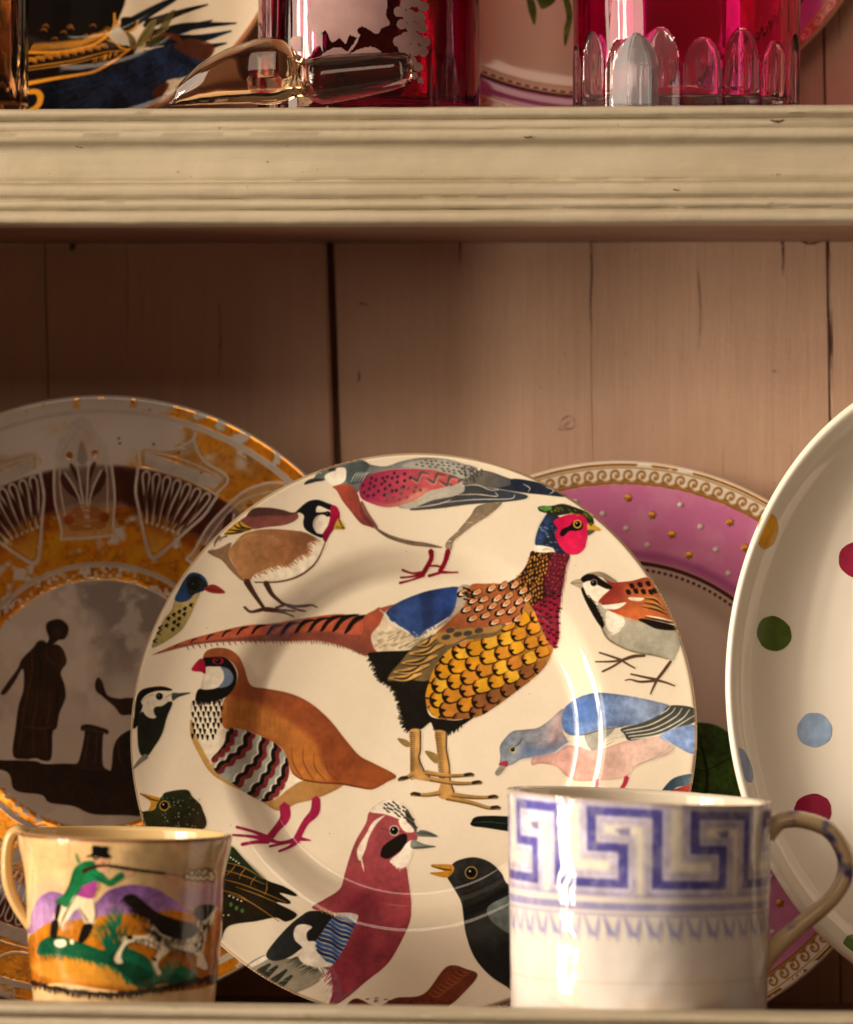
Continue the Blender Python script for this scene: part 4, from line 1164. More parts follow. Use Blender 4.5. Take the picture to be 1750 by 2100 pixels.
def paint_mug(W=2000, H=520):
    """blue transfer: a Greek key band, drawn on the unrolled wall (degrees, millimetres from the lip)"""
    c = Canvas(W, H, 'e3dcd6', lambda Q: np.stack([(Q[:, 0] / 360 + .5) * W, Q[:, 1] / 100 * H], 1), 33)
    yy, xx = np.mgrid[0:H, 0:W]
    n, m = fbm(H, W, 90, 50, 4), fbm(H, W, 14, 53, 3)
    c.a[:] *= (.95 + .1 * n[..., None])
    st8 = np.clip((fbm(H, W, 90, 58, 4) - .45) * 1.6, 0, .3)[..., None] * np.clip((yy - 330) / 100, 0, 1)[..., None]
    c.a[:] = c.a * (1 - st8) + hexc('c7a57c') * st8
    c.view(0, 0, 1)
    B1, B2, B3 = '57549f', 'aaa6c8', '8d89bd'
    c.part('blue_key_band')
    def bar(P, w, col, **k):
        """rectilinear bar: axis aligned boxes between successive points, widths in degrees and mm"""
        P = pts(P)
        for a, b in zip(P[:-1], P[1:]):
            x0, x1 = sorted((a[0], b[0])); y0, y1 = sorted((a[1], b[1]))
            wx, wy = w
            c.f([(x0 - wx, y0 - wy), (x1 + wx, y0 - wy), (x1 + wx, y1 + wy), (x0 - wx, y1 + wy)], col, sm=False, var=.16, **k)
    c.f([(-180, 2), (180, 2), (180, 36.5), (-180, 36.5)], 'efe7d8', sm=False)
    S = '6,18.2 0,18.2 0,4.2 28.5,4.2 28.5,32.4 59,32.4 59,18.2 53.5,18.2'
    offs = [-23.5 + 45 * k for k in range(-4, 5)]
    for w, col in (((5.9, 5.2), 'b3add0'), ((5.3, 4.6), 'e6dfda'), ((4.5, 4.0), '9d97c6'), ((3.9, 3.4), 'cdc8de')):
        for o in offs:
            bar([(x + o, y) for x, y in pts(S)], w, col)
    for o in offs:
        bar([(x + o, y) for x, y in pts(S)], (2.2, 1.75), B1)
        c.f([(o + 10, 11), (o + 17, 10), (o + 17, 13.5), (o + 13, 13)], B1, sm=False, a=.7)
    c.f([(-180, 1.2), (180, 1.2), (180, 1.8), (-180, 1.8)], B3, sm=False, a=.5); c.f([(-180, 36.6), (180, 36.6), (180, 37.3), (-180, 37.3)], B3, sm=False, a=.6)
    c.f([(-180, 40), (180, 40), (180, 43), (-180, 43)], B3, sm=False, a=.85); c.f([(-180, 44.2), (180, 44.2), (180, 45), (-180, 45)], B3, sm=False, a=.7)
    c.part('blue_leaf_border')
    for k in range(40):
        x = -180 + k * 9
        c.st([(x, 45.5), (x + 3, 51.5), (x + 6, 53)], [.7, 2.2, .7], B3, a=.85); c.st([(x + 7, 45.5), (x + 6, 50.5), (x + 5.8, 55)], [.7, 2.0, .5], 'a29fca', a=.9); c.st([(x + 1.5, 51.5), (x + 2.5, 54.5)], [1.2, .4], 'a29fca', a=.8)
    c.part(None)
    # the transfer is patchy and slightly blurred
    base = np.ones_like(c.a) * hexc('e9e1d4')
    pat = np.clip((m - .55) * 2, 0, .2)[..., None] + np.clip((n - .55) * 2, 0, .25)[..., None]
    ink = np.clip(np.maximum(c.masks['blue_key_band'], c.masks['blue_leaf_border']), 0, 1)[..., None]
    c.a[:] = c.a * (1 - pat * ink) + base * pat * ink
    for q in range(3):
        c.a[..., q] = boxblur(c.a[..., q], 2)
    r0 = np.clip(1 - np.abs(yy - 2) / 5, 0, 1)[..., None] * .6
    c.a[:] = c.a * (1 - r0) + hexc('b99a72') * r0
    for y0, a_ in ((372, .3), (430, .2)):
        r0 = np.clip(1 - np.abs(yy - y0) / 2.5, 0, 1)[..., None] * a_
        c.a[:] = c.a * (1 - r0) + hexc('a78d68') * r0
    return c

def paint_imari(N=900):
    """dark blue, black and gold plate, only its lower right part in view; centre (153,-233), radius 452"""
    K = 452
    c = Canvas(N, N, 'e6d6bb', lambda Q: np.stack([((Q[:, 0] * .7 - 153) / K + 1) * N / 2, ((Q[:, 1] * .7 + 233) / K + 1) * N / 2], 1), 44)
    rs = c.rs
    c.view(0, 0, 1.4)
    f, st = c.f, c.st
    c.part('painted_navy_foliage')
    for P_ in ('500,20 640,-60 800,-140', '640,60 760,40 880,5', '700,90 830,80 960,50', '700,110 820,120 940,100', '660,60 780,30 980,18', '600,150 700,140 860,110', '620,90 740,80 900,70', '600,10 700,-20 860,-60'):
        st(P_, [50, 34, 6], rs.choice(['15181f', '1a2233', '14110f']), var=.3)
    f('-100,260 120,262 300,215 430,190 560,140 680,110 790,90 880,120 860,170 790,230 700,250 690,290 640,350 540,410 560,440 400,470 -100,470', '10131c', g=(200, 300, 700, 200, '1b2742'), var=.5)
    f('640,350 540,410 600,420 690,300 700,260 640,290', '55250f', a=.9); f('720,110 790,80 890,110 860,170 800,160', '5a2a12', a=.8); st('620,60 720,70 760,100', [10, 26, 10], '5f2c12'); f('470,430 520,405 580,415 560,440', '5a2410')
    for i in range(46):
        x, y = 140 + rs.rand() * 520, 210 + rs.rand() * 210
        st([(x, y), (x + 60 + rs.rand() * 80, y - 30 - rs.rand() * 40)], [3, 11, 3], rs.choice(['1f3358', '0c0d12', '16233f', '4a2411']), a=.8)
    f('-100,-200 470,-200 460,30 400,80 300,110 120,130 -100,140', '0f0c0b')
    f('-100,170 300,120 440,75 480,100 500,125 380,160 200,205 -100,240', '120d0b')
    f('-100,90 300,70 440,40 500,90 560,125 500,185 300,235 120,275 -100,280', '120d0b')
    O = 'e2962a'
    c.part('painted_gold_scrolls')
    G = dict(gold=.2)
    st('110,130 250,125 360,100 430,55 460,10 460,-40', [13, 14, 12, 9], O, **G); st('110,262 230,240 330,225 400,210 470,170 540,118', [18, 13, 11, 13, 10], O, **G); st('430,70 470,85 500,112 540,122', [5, 9, 9, 6], O, **G); st('120,192 300,165 430,130 520,125', [4, 5, 5, 4], O, **G); st('120,205 300,178 440,142', [3, 4, 3], O, **G)
    for i in range(26):
        x = 125 + i * 12; y = 112 - i * 1.2 - (i > 16) * (i - 16) * 4
        st([(x, y + 12), (x + 6, y - 10), (x + 14, y - 26)], [5, 7, 3], O, **G)
    for i in range(10):
        x = 130 + i * 32; y = 175 - i * 7
        t = np.linspace(np.pi, 2 * np.pi, 7)
        st(np.stack([x + 22 * np.cos(t), y + 20 * np.sin(t)], 1), [5, 9, 5], 'c07a20', **G); st(np.stack([x + 12 * np.cos(t), y + 11 * np.sin(t)], 1), [3, 6, 3], 'c07a20', **G)
    for i in range(24):
        x = 370 + rs.rand() * 120; st([(x, 185 - (x - 370) * .33), (x + 4, 160 - (x - 370) * .33)], [3, 2], O, **G)
    f('118,300 130,284 165,286 185,310 180,345 160,370 128,382 118,370 150,350 160,325 150,305 130,305', O, **G)
    st('470,-10 490,30 520,40 550,20 560,-10', [6, 9, 9, 7], O, **G); f('490,-20 540,-20 545,10 520,25 495,15', '17110e')
    for i in range(14):
        x, y = 150 + rs.rand() * 300, 10 + rs.rand() * 60
        st([(x, y), (x + 20, y - 8), (x + 30, y + 6)], [2, 5, 2], '9a5a18', **G)
    c.part('painted_olive_leaf')
    f('510,40 540,55 562,90 560,130 530,90', '5f4f26'); f('565,110 575,60 610,0 640,-10 630,50 600,100', '6f6232', var=.2); f('600,110 640,60 690,-30 720,-40 690,40 650,100', '4f4a22', a=.8); st('560,130 590,60 630,0', [4, 6, 3], '3a3016'); f('440,60 470,10 520,60 530,95 500,100', 'b5aa96')
    c.part('painted_scroll_ticks')
    for i in range(34):
        t = i / 33
        x, y = 560 + 300 * t + rs.uniform(-20, 20), 400 - 215 * t + rs.uniform(-26, 26)
        st([(x, y), (x + 18, y - 4 + rs.uniform(-8, 4))], [2, 5, 2], '5c4022')
    c.part(None)
    yy, xx = np.mgrid[0:N, 0:N]
    r = np.hypot(xx - N / 2, yy - N / 2) / (N / 2)
    t = (np.clip((r - .968) / .006, 0, 1) * .8)[..., None]
    c.a[:] = c.a * (1 - t) + hexc('9a5a38') * t
    for k in c.masks:
        c.masks[k] *= r < .99
    return c
# ------------------------------------------------------------------ materials of the dresser
def paint_mat(name, c1, c2, chip, grain, amt, chips, bstr, cracks=False):
    m = NT(name)
    base = m.mix(m.ramp(m.noise(9, 5), [(.3, 0.0), (.7, 1.0)]), c1, c2)
    streak = m.noise(30, 5, grain, .7)
    base = m.mix(m.ramp(streak, [(.42, 0.0), (.75, amt)]), base, chip)
    wear = m.ramp(m.noise(70, 6), [(chips, 0.0), (chips + .03, 1.0)])
    base = m.mix(wear, base, chip)
    if cracks:      # hairline shakes along the grain and brush marks
        base = m.mix(m.ramp(m.noise(1, 3, (330, 330, 7), .6), [(.685, 0.0), (.71, .55)]), base, '6d4736')
        base = m.mix(m.ramp(m.noise(1, 5, (14, 14, 3), .6), [(.5, 0.0), (.8, .4)]), base, 'e6c3a8')
    speck = m.ramp(m.noise(420, 2), [(.76, 0.0), (.78, .7)])
    base = m.mix(speck, base, '5c4430')
    h = m.n('ShaderNodeMath', operation='ADD')
    m.l(streak, h.inputs[0])
    m.l(m.noise(120, 4), h.inputs[1])
    m.set(Base_Color=base, Roughness=.48, Normal=m.bump(h.outputs[0], bstr, .0012))
    return m.m

M_FRONT = paint_mat('cream_shelf_paint', 'beb29c', 'ab9e85', '7a694c', (.5, 3, 7), .13, .70, .22)
M_PLANK = paint_mat('pinkish_plank_paint', 'd7b49b', 'c6a089', '96715c', (9, 4, .35), .18, .735, .26, True)
M_BOARD = paint_mat('shaded_board_paint', 'a88473', '8f6b5c', '5e4236', (.6, 5, 5), .3, .72, .3)  # shelf paint with the underside's shade put into its colour
M_DARK = NT('dark_wood').set(Base_Color=lin('6b4a30'), Roughness=.7).m

Y_WALL, Y_UP, Y_LOW = .13, -.03, -.15
Z_UP_TOP, Z_UP_BOT = at(875, 217, Y_UP).z, at(875, 460, Y_UP).z
Z_LIP = at(875, 2071, Y_LOW).z
X0, X1 = at(-420, 1000, 0).x, at(2350, 1000, 0).x

dresser = thing('dresser', 'cream painted wooden dresser with reeded shelf edges and a plank back', 'dresser', (0, 0, 0))

def moulding(name, y, ztop, zbot, parent, seed):
    """reeded front edge: (pixels down from its top, millimetres set back)"""
    rows = [(0, 9), (0, 4), (.6, 2.2), (2, 1.0), (4.5, .3), (9, 0), (16, .1), (20, .6), (23, 1.9), (25.5, 2.3), (28, 1.7), (31, .5), (35, .1), (41, .1), (45, .4), (47.5, .8), (50, .4), (54, .1), (62, .1), (68, .5), (72, 1.7), (75, 2.8), (79, 3.3), (86, 3.4), (100, 3.5), (120, 3.5), (138, 3.5), (145, 3.8), (149, 4.3), (152, 4.2), (154.5, 2.6), (157, 1.0), (161, .2), (168, 0), (178, .1), (183, .6), (186, 1.5), (188.5, 1.7), (191, 1.1), (194, .4), (200, .2), (206, .5), (209, 1.4), (211.5, 1.6), (214, .9), (218, .2), (226, 0), (234, .1), (238, .6), (241, 1.8), (243, 3.4), (243, 9)]
    k = (ztop - zbot) / 243
    rs = np.random.RandomState(seed)
    nx = 260
    xs = np.linspace(X0, X1, nx)
    V = []
    for i, (p, d) in enumerate(rows):
        wob = np.interp(xs, np.linspace(X0, X1, 60), rs.normal(0, .00012, 60)) + np.interp(xs, np.linspace(X0, X1, 9), rs.normal(0, .0003, 9))
        wz = np.interp(xs, np.linspace(X0, X1, 70), rs.normal(0, .00010, 70))
        V += [(x, y + d * 2.1 / 1000 + (q if d < 8 else 0), ztop - p * k + (z if 0 < p < 243 else 0)) for x, q, z in zip(xs, wob, wz)]
    me = mesh(name, V, grid_faces(len(rows), nx, True))
    me.set_sharp_from_angle(angle=R(75))
    return link(name, me, M_FRONT, parent)

up = link('shelf', box(X0, X1, Y_UP + .0125, Y_WALL - .001, Z_UP_BOT + .0004, Z_UP_TOP - .0004), M_BOARD, dresser)
moulding('shelf_moulding', Y_UP, Z_UP_TOP, Z_UP_BOT, up, 5)
low = link('shelf', box(X0, X1, Y_LOW + .0125, Y_WALL - .001, -.03, 0), M_BOARD, dresser)
moulding('shelf_moulding', Y_LOW, Z_LIP, Z_LIP - .055, low, 9)
link('shelf', box(X0, X1, Y_UP, Y_WALL - .001, .95, .98, .002), M_PLANK, dresser)  # unseen top shelf, added to keep the upper bay dark
xs_side = at(-185, 1000, 0).x  # unseen side, added and cut for the shade it casts in the bays
link('unseen_shade_panel', box(xs_side - .02, xs_side, Y_WALL - .05, Y_WALL - .002, Z_UP_TOP + .0005, .949), M_PLANK, dresser)
link('unseen_shade_panel', box(xs_side - .02, xs_side, Y_UP - .03, Y_WALL - .002, .0005, Z_UP_BOT - .0005), M_PLANK, dresser)
# planks of the back: top and bottom pixel of each joint
joints = [(-900, -900), (-330, -325), (91, 101), (676, 692), (1212, 1217), (1697, 1705), (2150, 2155), (2600, 2600)]
gaps = [0, .0007, .0005, .0038, .00012, .0008, .0009, 0]
chamf = [.001, .001, .0004, .0014, .00015, .0005, .001, .001]
pr = np.random.RandomState(3)
for i in range(len(joints) - 1):
    zt, zb = .95, -.028
    def edge(j, sgn):
        a, b = at(joints[j][0], 490, Y_WALL), at(joints[j][1], 950, Y_WALL)
        sl = (b.x - a.x) / (b.z - a.z)
        return [a.x + sl * (z - a.z) + sgn * gaps[j] / 2 for z in (zt, zb)]
    L, Rr = edge(i, 1), edge(i + 1, -1)
    bm = bmesh.new()
    yo, cl, cr = pr.uniform(0, .0004), chamf[i], chamf[i + 1]
    n = 24
    vs = []
    for q in range(n + 1):
        t = q / n
        w1, w2 = pr.normal(0, .00022), pr.normal(0, .00022)
        xl, xr, z = L[0] + (L[1] - L[0]) * t + w1, Rr[0] + (Rr[1] - Rr[0]) * t + w2, zt + (zb - zt) * t
        vs.append([bm.verts.new(p) for p in ((xl, Y_WALL + .006, z), (xl, Y_WALL + yo + cl, z), (xl + cl, Y_WALL + yo, z), (xr - cr, Y_WALL + yo, z), (xr, Y_WALL + yo + cr, z), (xr, Y_WALL + .006, z))])
    for a, b in zip(vs[:-1], vs[1:]):
        for k in range(5):
            bm.faces.new((a[k], b[k], b[k + 1], a[k + 1]))
    me = bpy.data.meshes.new('back_plank')
    bm.normal_update(); bm.to_mesh(me); bm.free()
    link('back_plank', me, M_PLANK, dresser)
wall = link('wall', box(X0 - .3, X1 + .3, Y_WALL + .0068, Y_WALL + .05, -.3, 1.2), M_DARK)
wall['kind'] = 'structure'
M_CRACK = NT('old_dark_crack').set(Base_Color=lin('4a3026'), Roughness=.8).m

def scratch(name, P, w, Y, parent, off=.0004):
    """a nick or hairline shake: pixels along it, width in pixels, lying in the surface at depth Y"""
    rs = np.random.RandomState(int(P[0][0]))
    Q = catmull(np.asarray(P, float), False, 6)
    k = np.linspace(0, 1, len(Q))
    hw = np.interp(k, np.linspace(0, 1, len(w)), w) / 2 * rs.uniform(.6, 1.3, len(Q))
    d = np.gradient(Q, axis=0)
    nn = np.stack([-d[:, 1], d[:, 0]], 1) / (np.hypot(d[:, 0], d[:, 1])[:, None] + 1e-9)
    L, Rr = Q + nn * hw[:, None] + rs.normal(0, .2, Q.shape), Q - nn * hw[:, None]
    V = [at(x, y, Y - off) for x, y in L] + [at(x, y, Y - off) for x, y in Rr]
    n = len(Q)
    link(name, mesh(name, V, [(i, i + 1, n + i + 1, n + i) for i in range(n - 1)], smooth=False), M_CRACK, parent)
for P, w in (([(1211, 494), (1213, 560), (1210, 630), (1214, 688)], [1.2, 2, 1.2, .4]), ([(1604, 492), (1606, 530), (1604, 566)], [3, 2.2, .6]), ([(1696, 490), (1699, 560), (1697, 650)], [6, 4, 2]), ([(1699, 600), (1703, 700), (1701, 800)], [2, 4, 2]), ([(146, 494), (149, 502), (147, 514)], [9, 16, 5]), ([(548, 492), (566, 494), (592, 493)], [3, 6, 2]), ([(930, 491), (944, 494), (965, 491)], [2, 6, 2]), ([(944, 494), (945, 520), (943, 545)], [3, 1.5, .6]), ([(1296, 491), (1316, 493), (1336, 491)], [2, 5, 2]), ([(1500, 492), (1560, 491), (1640, 493)], [2, 3.5, 2]), ([(1640, 492), (1660, 500), (1684, 495)], [3, 5, 2]), ([(1148, 884), (1152, 862), (1168, 853), (1180, 866), (1170, 880), (1156, 874), (1172, 862)], [.5, 1.1, .7, 1.1, .5]), ([(1140, 878), (1160, 882), (1182, 874)], [.4, .9, .4]), ([(734, 624), (744, 622), (756, 627)], [1, 3, 1]), ([(735, 760), (737, 772), (734, 785)], [1, 2, 1]), ([(1432, 556), (1436, 640), (1433, 720)], [.8, 1.4, .5]), ([(450, 620), (452, 700), (449, 770)], [.6, 1.5, .6]), ([(260, 500), (262, 600), (259, 720)], [.8, 1.2, .4]), ([(1585, 760), (1592, 762)], [2, 2])):
    scratch('paint_crack', P, w, Y_WALL, dresser)
for P, w, dy in (([(1580, 246), (1594, 249), (1608, 246)], [3, 6, 3], .0004), ([(1075, 280), (1082, 282), (1090, 279)], [2, 4, 2], .0004), ([(1380, 388), (1392, 390)], [2, 3], .0003), ([(155, 300), (170, 303)], [2, 2], .004)):
    scratch('paint_chip', P, w, Y_UP + dy - .0002, up)

# ------------------------------------------------------------------ plates
def plate_pose(px, py, Y, rad, tilt, roll=0):
    """location of the plate's lowest point and its rotation, for a face centred on this pixel"""
    c = at(px, py, Y)
    t = R(tilt)
    return c - Vector((0, math.sin(t), math.cos(t))) * rad, (R(90) - t, 0, 0)

def plate_profile(Rm, well, depth, thick=.0035, lip=.0012, wall_w=.08):
    f = smooth_prof([(0, -depth), (well * .6, -depth), (well * .9, -depth + .0004), (well, -depth + .0012), (well + wall_w * .5, -depth * .55), (well + wall_w, -depth * .22), (well + wall_w * 1.6, -depth * .12), (.93, -.0006), (.982, 0)], 5) * [Rm, 1]
    f[:, 0] = np.where(np.arange(len(f)) == 0, 1e-5, f[:, 0])
    e = [(Rm * .990, .0001), (Rm * .996, -.0004), (Rm, -.0016), (Rm * .998, -.003), (Rm * .99, -.0042)]
    b = [(Rm * (well + wall_w * 1.4), -depth * .2 - thick), (Rm * (well + wall_w * .4), -depth * .8 - thick), (Rm * (well * .92), -depth - thick), (Rm * well * .9, -depth - thick - .003), (Rm * well * .86, -depth - thick - .003), (Rm * well * .84, -depth - thick), (1e-5, -depth - thick)]
    return f, np.vstack([f, e, b])

def make_plate(name, label, cat, px, py, Y, rpx, tilt, im, well, depth, wall_w=.08, ry=1.0, plain='e8dcc8', group=None, rough=.055, thick=.0035):
    Rm = rpx * scale(px, Y)
    loc, rot = plate_pose(px, py, Y, Rm * ry, tilt)
    root = thing(name, label, cat, loc, rot, group)
    f, full = plate_profile(Rm, well, depth, thick, wall_w=wall_w)
    nf = len(f) + 1
    mi = ceramic(name + '_glaze', im=im, rough=rough) if im else ceramic(name + '_glaze', plain, rough=rough, tint='dccdb4')
    mb = ceramic(name + '_back_glaze', plain, rough=.15)
    me = lathe('plate_body', full, 180, 1, ry, planar=Rm, matf=lambda i: 0 if i < nf else 1)
    body = link('plate_body', me, [mi, mb], root)
    body.location = (0, Rm * ry, 0)
    def pos(u, v, off=.00012):
        x, y = (u * 2 - 1) * Rm, (v * 2 - 1) * Rm
        r = np.hypot(x, y)
        z = np.interp(r, f[:, 0], f[:, 1]) + off
        return np.stack([x, y * ry + Rm * ry, z], 1)
    return root, Rm, pos, mi, f

C_BIRDS = paint_birds()
bird_plate, Rb, posb, Mb, _ = make_plate('bird_plate', 'large cream plate painted with many birds round a gold breasted pheasant', 'plate', 845, 1503, .025, 585, 9.5, image('bird_glaze', C_BIRDS), .57, .0145, .10, plain='ecdfc9')
LAB = {'painted_pigeon': 'pigeon with crimson wing and dark red legs', 'painted_pheasant': 'cock pheasant with crimson face and gold scaled breast', 'painted_goldfinch': 'small tan bird with red face and black cap', 'painted_blue_headed_bird': 'blue headed bird with red beak and spotted breast', 'painted_partridge': 'rufous partridge with striped flank and pink legs', 'painted_wagtail': 'black and white bird with thin beak', 'painted_green_bird': 'dark green speckled head with yellow open beak', 'painted_sparrow': 'sparrow with chestnut wing and black bib', 'painted_wood_pigeon': 'blue and pink pigeon bending down', 'painted_blue_red_bird': 'slate blue crown with red face', 'painted_jay': 'pink jay with blue barred wing', 'painted_blackbird': 'blackbird with orange beak', 'painted_starling_wing': 'dark wing with gold lines and white specks', 'painted_brown_bird': 'reddish brown barred tail', 'painted_dark_feather': 'dark green feather tip'}
for k, m in C_BIRDS.masks.items():
    decal(k, m, 4, posb, Mb, bird_plate, LAB.get(k))

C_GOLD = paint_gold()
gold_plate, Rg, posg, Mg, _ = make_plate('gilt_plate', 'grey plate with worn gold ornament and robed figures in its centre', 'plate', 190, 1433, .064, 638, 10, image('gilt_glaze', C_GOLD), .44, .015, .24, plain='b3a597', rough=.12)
for k, m in C_GOLD.masks.items():
    decal(k, m, 4, posg, Mg, gold_plate)

C_PINK = paint_pink()
IM_PINK = image('pink_glaze', C_PINK)
star_me = None
M_PEARL = NT('pearl_enamel').set(Base_Color=lin('e6d6d2'), Roughness=.2).m
M_GILT = NT('raised_gilt').set(Base_Color=lin('b07a28'), Roughness=.32, Metallic=.9).m

def bead_mesh(r, h):
    return lathe('bead', [(r, 0), (r * .92, h * .45), (r * .6, h * .85), (1e-6, h)], 12)

def star_mesh(r, h):
    bm = bmesh.new()
    top = bm.verts.new((0, 0, h))
    ring = []
    for i in range(24):
        a = i * math.pi / 12
        q = r * (.62 + .38 * abs(math.cos(3 * a)))
        ring.append((bm.verts.new((q * math.cos(a), q * math.sin(a), 0)), bm.verts.new((q * .75 * math.cos(a), q * .75 * math.sin(a), h * 1.1))))
    for i in range(24):
        a, b = ring[i], ring[(i + 1) % 24]
        bm.faces.new((a[0], b[0], b[1], a[1])); bm.faces.new((a[1], b[1], top))
    me = bpy.data.meshes.new('star')
    bm.to_mesh(me); bm.free()
    me.polygons.foreach_set('use_smooth', [True] * len(me.polygons))
    return me

ME_PEARL, ME_STAR = bead_mesh(.0015, .0008), star_mesh(.0023, .00016)
ME_PEARL.materials.append(M_PEARL); ME_STAR.materials.append(M_GILT)

def enamels(root, Rm, pos, keep):
    for i, (q, o) in enumerate([(.868, .12), (.815, .62), (.762, .10), (.710, .60)]):
        for k in range(30):
            t = 2 * math.pi * (k + o) / 30
            if not keep(math.degrees(t)):
                continue
            u, v = .5 + .5 * q * math.sin(t), .5 + .5 * q * math.cos(t)
            p = pos(np.array([u]), np.array([v]), .0001)[0]
            s = (k + i // 2) % 2 == 0
            ob = bpy.data.objects.new('gilt_star' if s else 'pearl', ME_STAR if s else ME_PEARL)
            COL.objects.link(ob)
            ob.parent, ob.location, ob.rotation_euler = root, p, (0, 0, t)

pink, Rp, posp, Mp, _ = make_plate('pink_plate', 'round pink plate with scroll border standing behind the bird plate', 'plate', 1268, 1535, .084, 602, 9.5, IM_PINK, .56, .013, .10, plain='e9dccb')
enamels(pink, Rp, posp, lambda d: d < 78 or d > 330 or 110 < d < 160)
for k, m in C_PINK.masks.items():
    decal(k, m, 4, posp, Mp, pink)

# oval dish with painted dots
sd = scale(1900, .02)
RY, RXs = 664 * sd, 507 / 664
dloc, drot = plate_pose(1995, 1394, .02, RY, 9)
dish = thing('spotted_dish', 'deep oval cream dish painted with round coloured spots', 'dish', dloc, drot)
df = smooth_prof([(1e-5, -.0205), (.5, -.0205), (.70, -.0202), (.78, -.0188), (.84, -.0150), (.895, -.0092), (.903, -.0080), (.93, -.0040), (.945, -.0022), (.955, -.0010), (.966, .0003)], 6) * [RY, 1]
dfull = np.vstack([df, [(RY * .974, .0011), (RY * .983, .0013), (RY * .991, .0006), (RY * .998, -.0010), (RY, -.003), (RY * .998, -.0055), (RY * .99, -.008), (RY * .955, -.0105), (RY * .90, -.016), (RY * .80, -.023), (RY * .66, -.0255), (RY * .65, -.0285), (RY * .62, -.0285), (RY * .61, -.0255), (1e-5, -.0255)]])
M_DISH = ceramic('dish_glaze', 'faf4e8', rough=.07, tint='f4ebda')
db = link('dish_body', lathe('dish_body', dfull, 200, RXs, 1), M_DISH, dish)
db.location = (0, RY, 0)
DOTS = [(1572, 1090, 21, 37, 12, 'd69a08', 'yellow'), (1757, 1136, 40, 37, 0, '8c1236', 'crimson'), (1586, 1293, 35, 36, 0, '4d6122', 'green'), (1670, 1489, 36, 36, 0, '8ea6c8', 'pale blue'), (1531, 1572, 13, 37, -18, '8496b4', 'blue'), (1669, 1655, 38, 36, 0, '8a1238', 'crimson'), (1757, 1935, 22, 26, 0, '4d6a26', 'green'), (1865, 1330, 37, 37, 0, 'c4921f', 'yellow'), (1860, 1690, 37, 37, 0, '4d6122', 'green')]
for i, (px, py, rx, ry, rot, col, nm) in enumerate(DOTS):
    cx, cy = (px - 1995) * sd, (1394 - py) * sd / math.cos(R(9)) + RY
    V, nr, na = [], 9, 40
    c_, s_ = math.cos(R(-rot)), math.sin(R(-rot))
    dr = np.random.RandomState(i)
    wob = 1 + .02 * np.sin(np.arange(na + 1) * 2 * np.pi / na * 3 + i) + .012 * np.sin(np.arange(na + 1) * 2 * np.pi / na * 7 + i * 2) + dr.normal(0, .007, na + 1)
    for a in range(nr):
        for b in range(na + 1):
            t = b * 2 * math.pi / na
            q = a / (nr - 1) * wob[b]
            x, y = rx * sd * q * math.cos(t), ry * sd * q * math.sin(t)
            X, Yy = cx + x * c_ - y * s_, cy + x * s_ + y * c_
            r = math.hypot(X / RXs, Yy - RY)
            V.append((X, Yy, float(np.interp(r, df[:, 0], df[:, 1])) + .00022))
    m = NT('spot_' + nm.replace(' ', '_'))
    hs = '%02x%02x%02x' % tuple(min(255, int(v * 255 * 1.22)) for v in hexc(col))
    m.set(Base_Color=m.mix(m.ramp(m.noise(150, 5), [(.35, 0.0), (.7, .8)]), col, hs), Roughness=.26)
    o = link('painted_spot', mesh('painted_spot', V, grid_faces(nr, na + 1)), m.m, dish)
    o['label'] = nm + ' spot'

# ------------------------------------------------------------------ cups
def make_cup(name, label, px, Y, rt, rb, zrim, canvas, flare, inner, wall, lean=0, rough=.1):
    s = scale(px, Y)
    c = at(px, 1900, Y)
    root = thing(name, label, 'mug', (c.x, Y, .0005), (0, 0, YAW))
    Rt, Rb_, H = rt * s, rb * s, zrim
    out = smooth_prof([(Rb_ * .93, 0), (Rb_ * .99, .0012), (Rb_, .004), (Rb_ + (Rt - Rb_) * .2, H * .25), (Rb_ + (Rt - Rb_) * .45, H * .5), (Rb_ + (Rt - Rb_) * (.75 - flare * .15), H * .78), (Rt * (1 - flare * .012), H * .93), (Rt, H - .0012)], 6)
    rim = [(Rt - wall * .15, H - .0003), (Rt - wall * .5, H), (Rt - wall * .9, H - .0006)]
    ins = smooth_prof([(Rt - wall, H - .002), (Rb_ + (Rt - Rb_) * .6 - wall, H * .6), (Rb_ - wall, H * .14), (Rb_ * .7, .006), (1e-5, .005)], 4)
    n0 = len(out) + 1
    P = np.vstack([[(1e-5, .0002)], out, rim, ins])
    mo = ceramic(name + '_glaze', im=image(name + '_glaze', canvas), rough=rough, wob=.0006)
    mi = ceramic(name + '_inner_glaze', inner, rough=rough)
    me = lathe('cup_wall', P, 160, uvz=(0, H), matf=lambda i: 0 if i < n0 else 1)
    rs = np.random.RandomState(len(name))
    for v in me.vertices:      # hand made: the lip is not level nor the wall quite round
        a = math.atan2(v.co.x, -v.co.y)
        k = 1 + .006 * math.sin(2 * a + 1) * v.co.z / H + .003 * math.sin(3 * a)
        v.co.x *= k; v.co.y *= k
        v.co.z += lean * v.co.x * (v.co.z / H) ** 2
    link('cup_wall', me, [mo, mi], root)
    def pos(u, v, off=.00015):
        a = (u - .5) * 2 * np.pi
        z = v * H
        r = np.interp(z, out[:, 1], out[:, 0]) + off
        k = 1 + .006 * np.sin(2 * a + 1) * z / H + .003 * np.sin(3 * a)
        x, y = r * np.sin(a) * k, -r * np.cos(a) * k
        return np.stack([x, y, z + lean * x * (z / H) ** 2], 1)
    return root, mo, pos, s, H

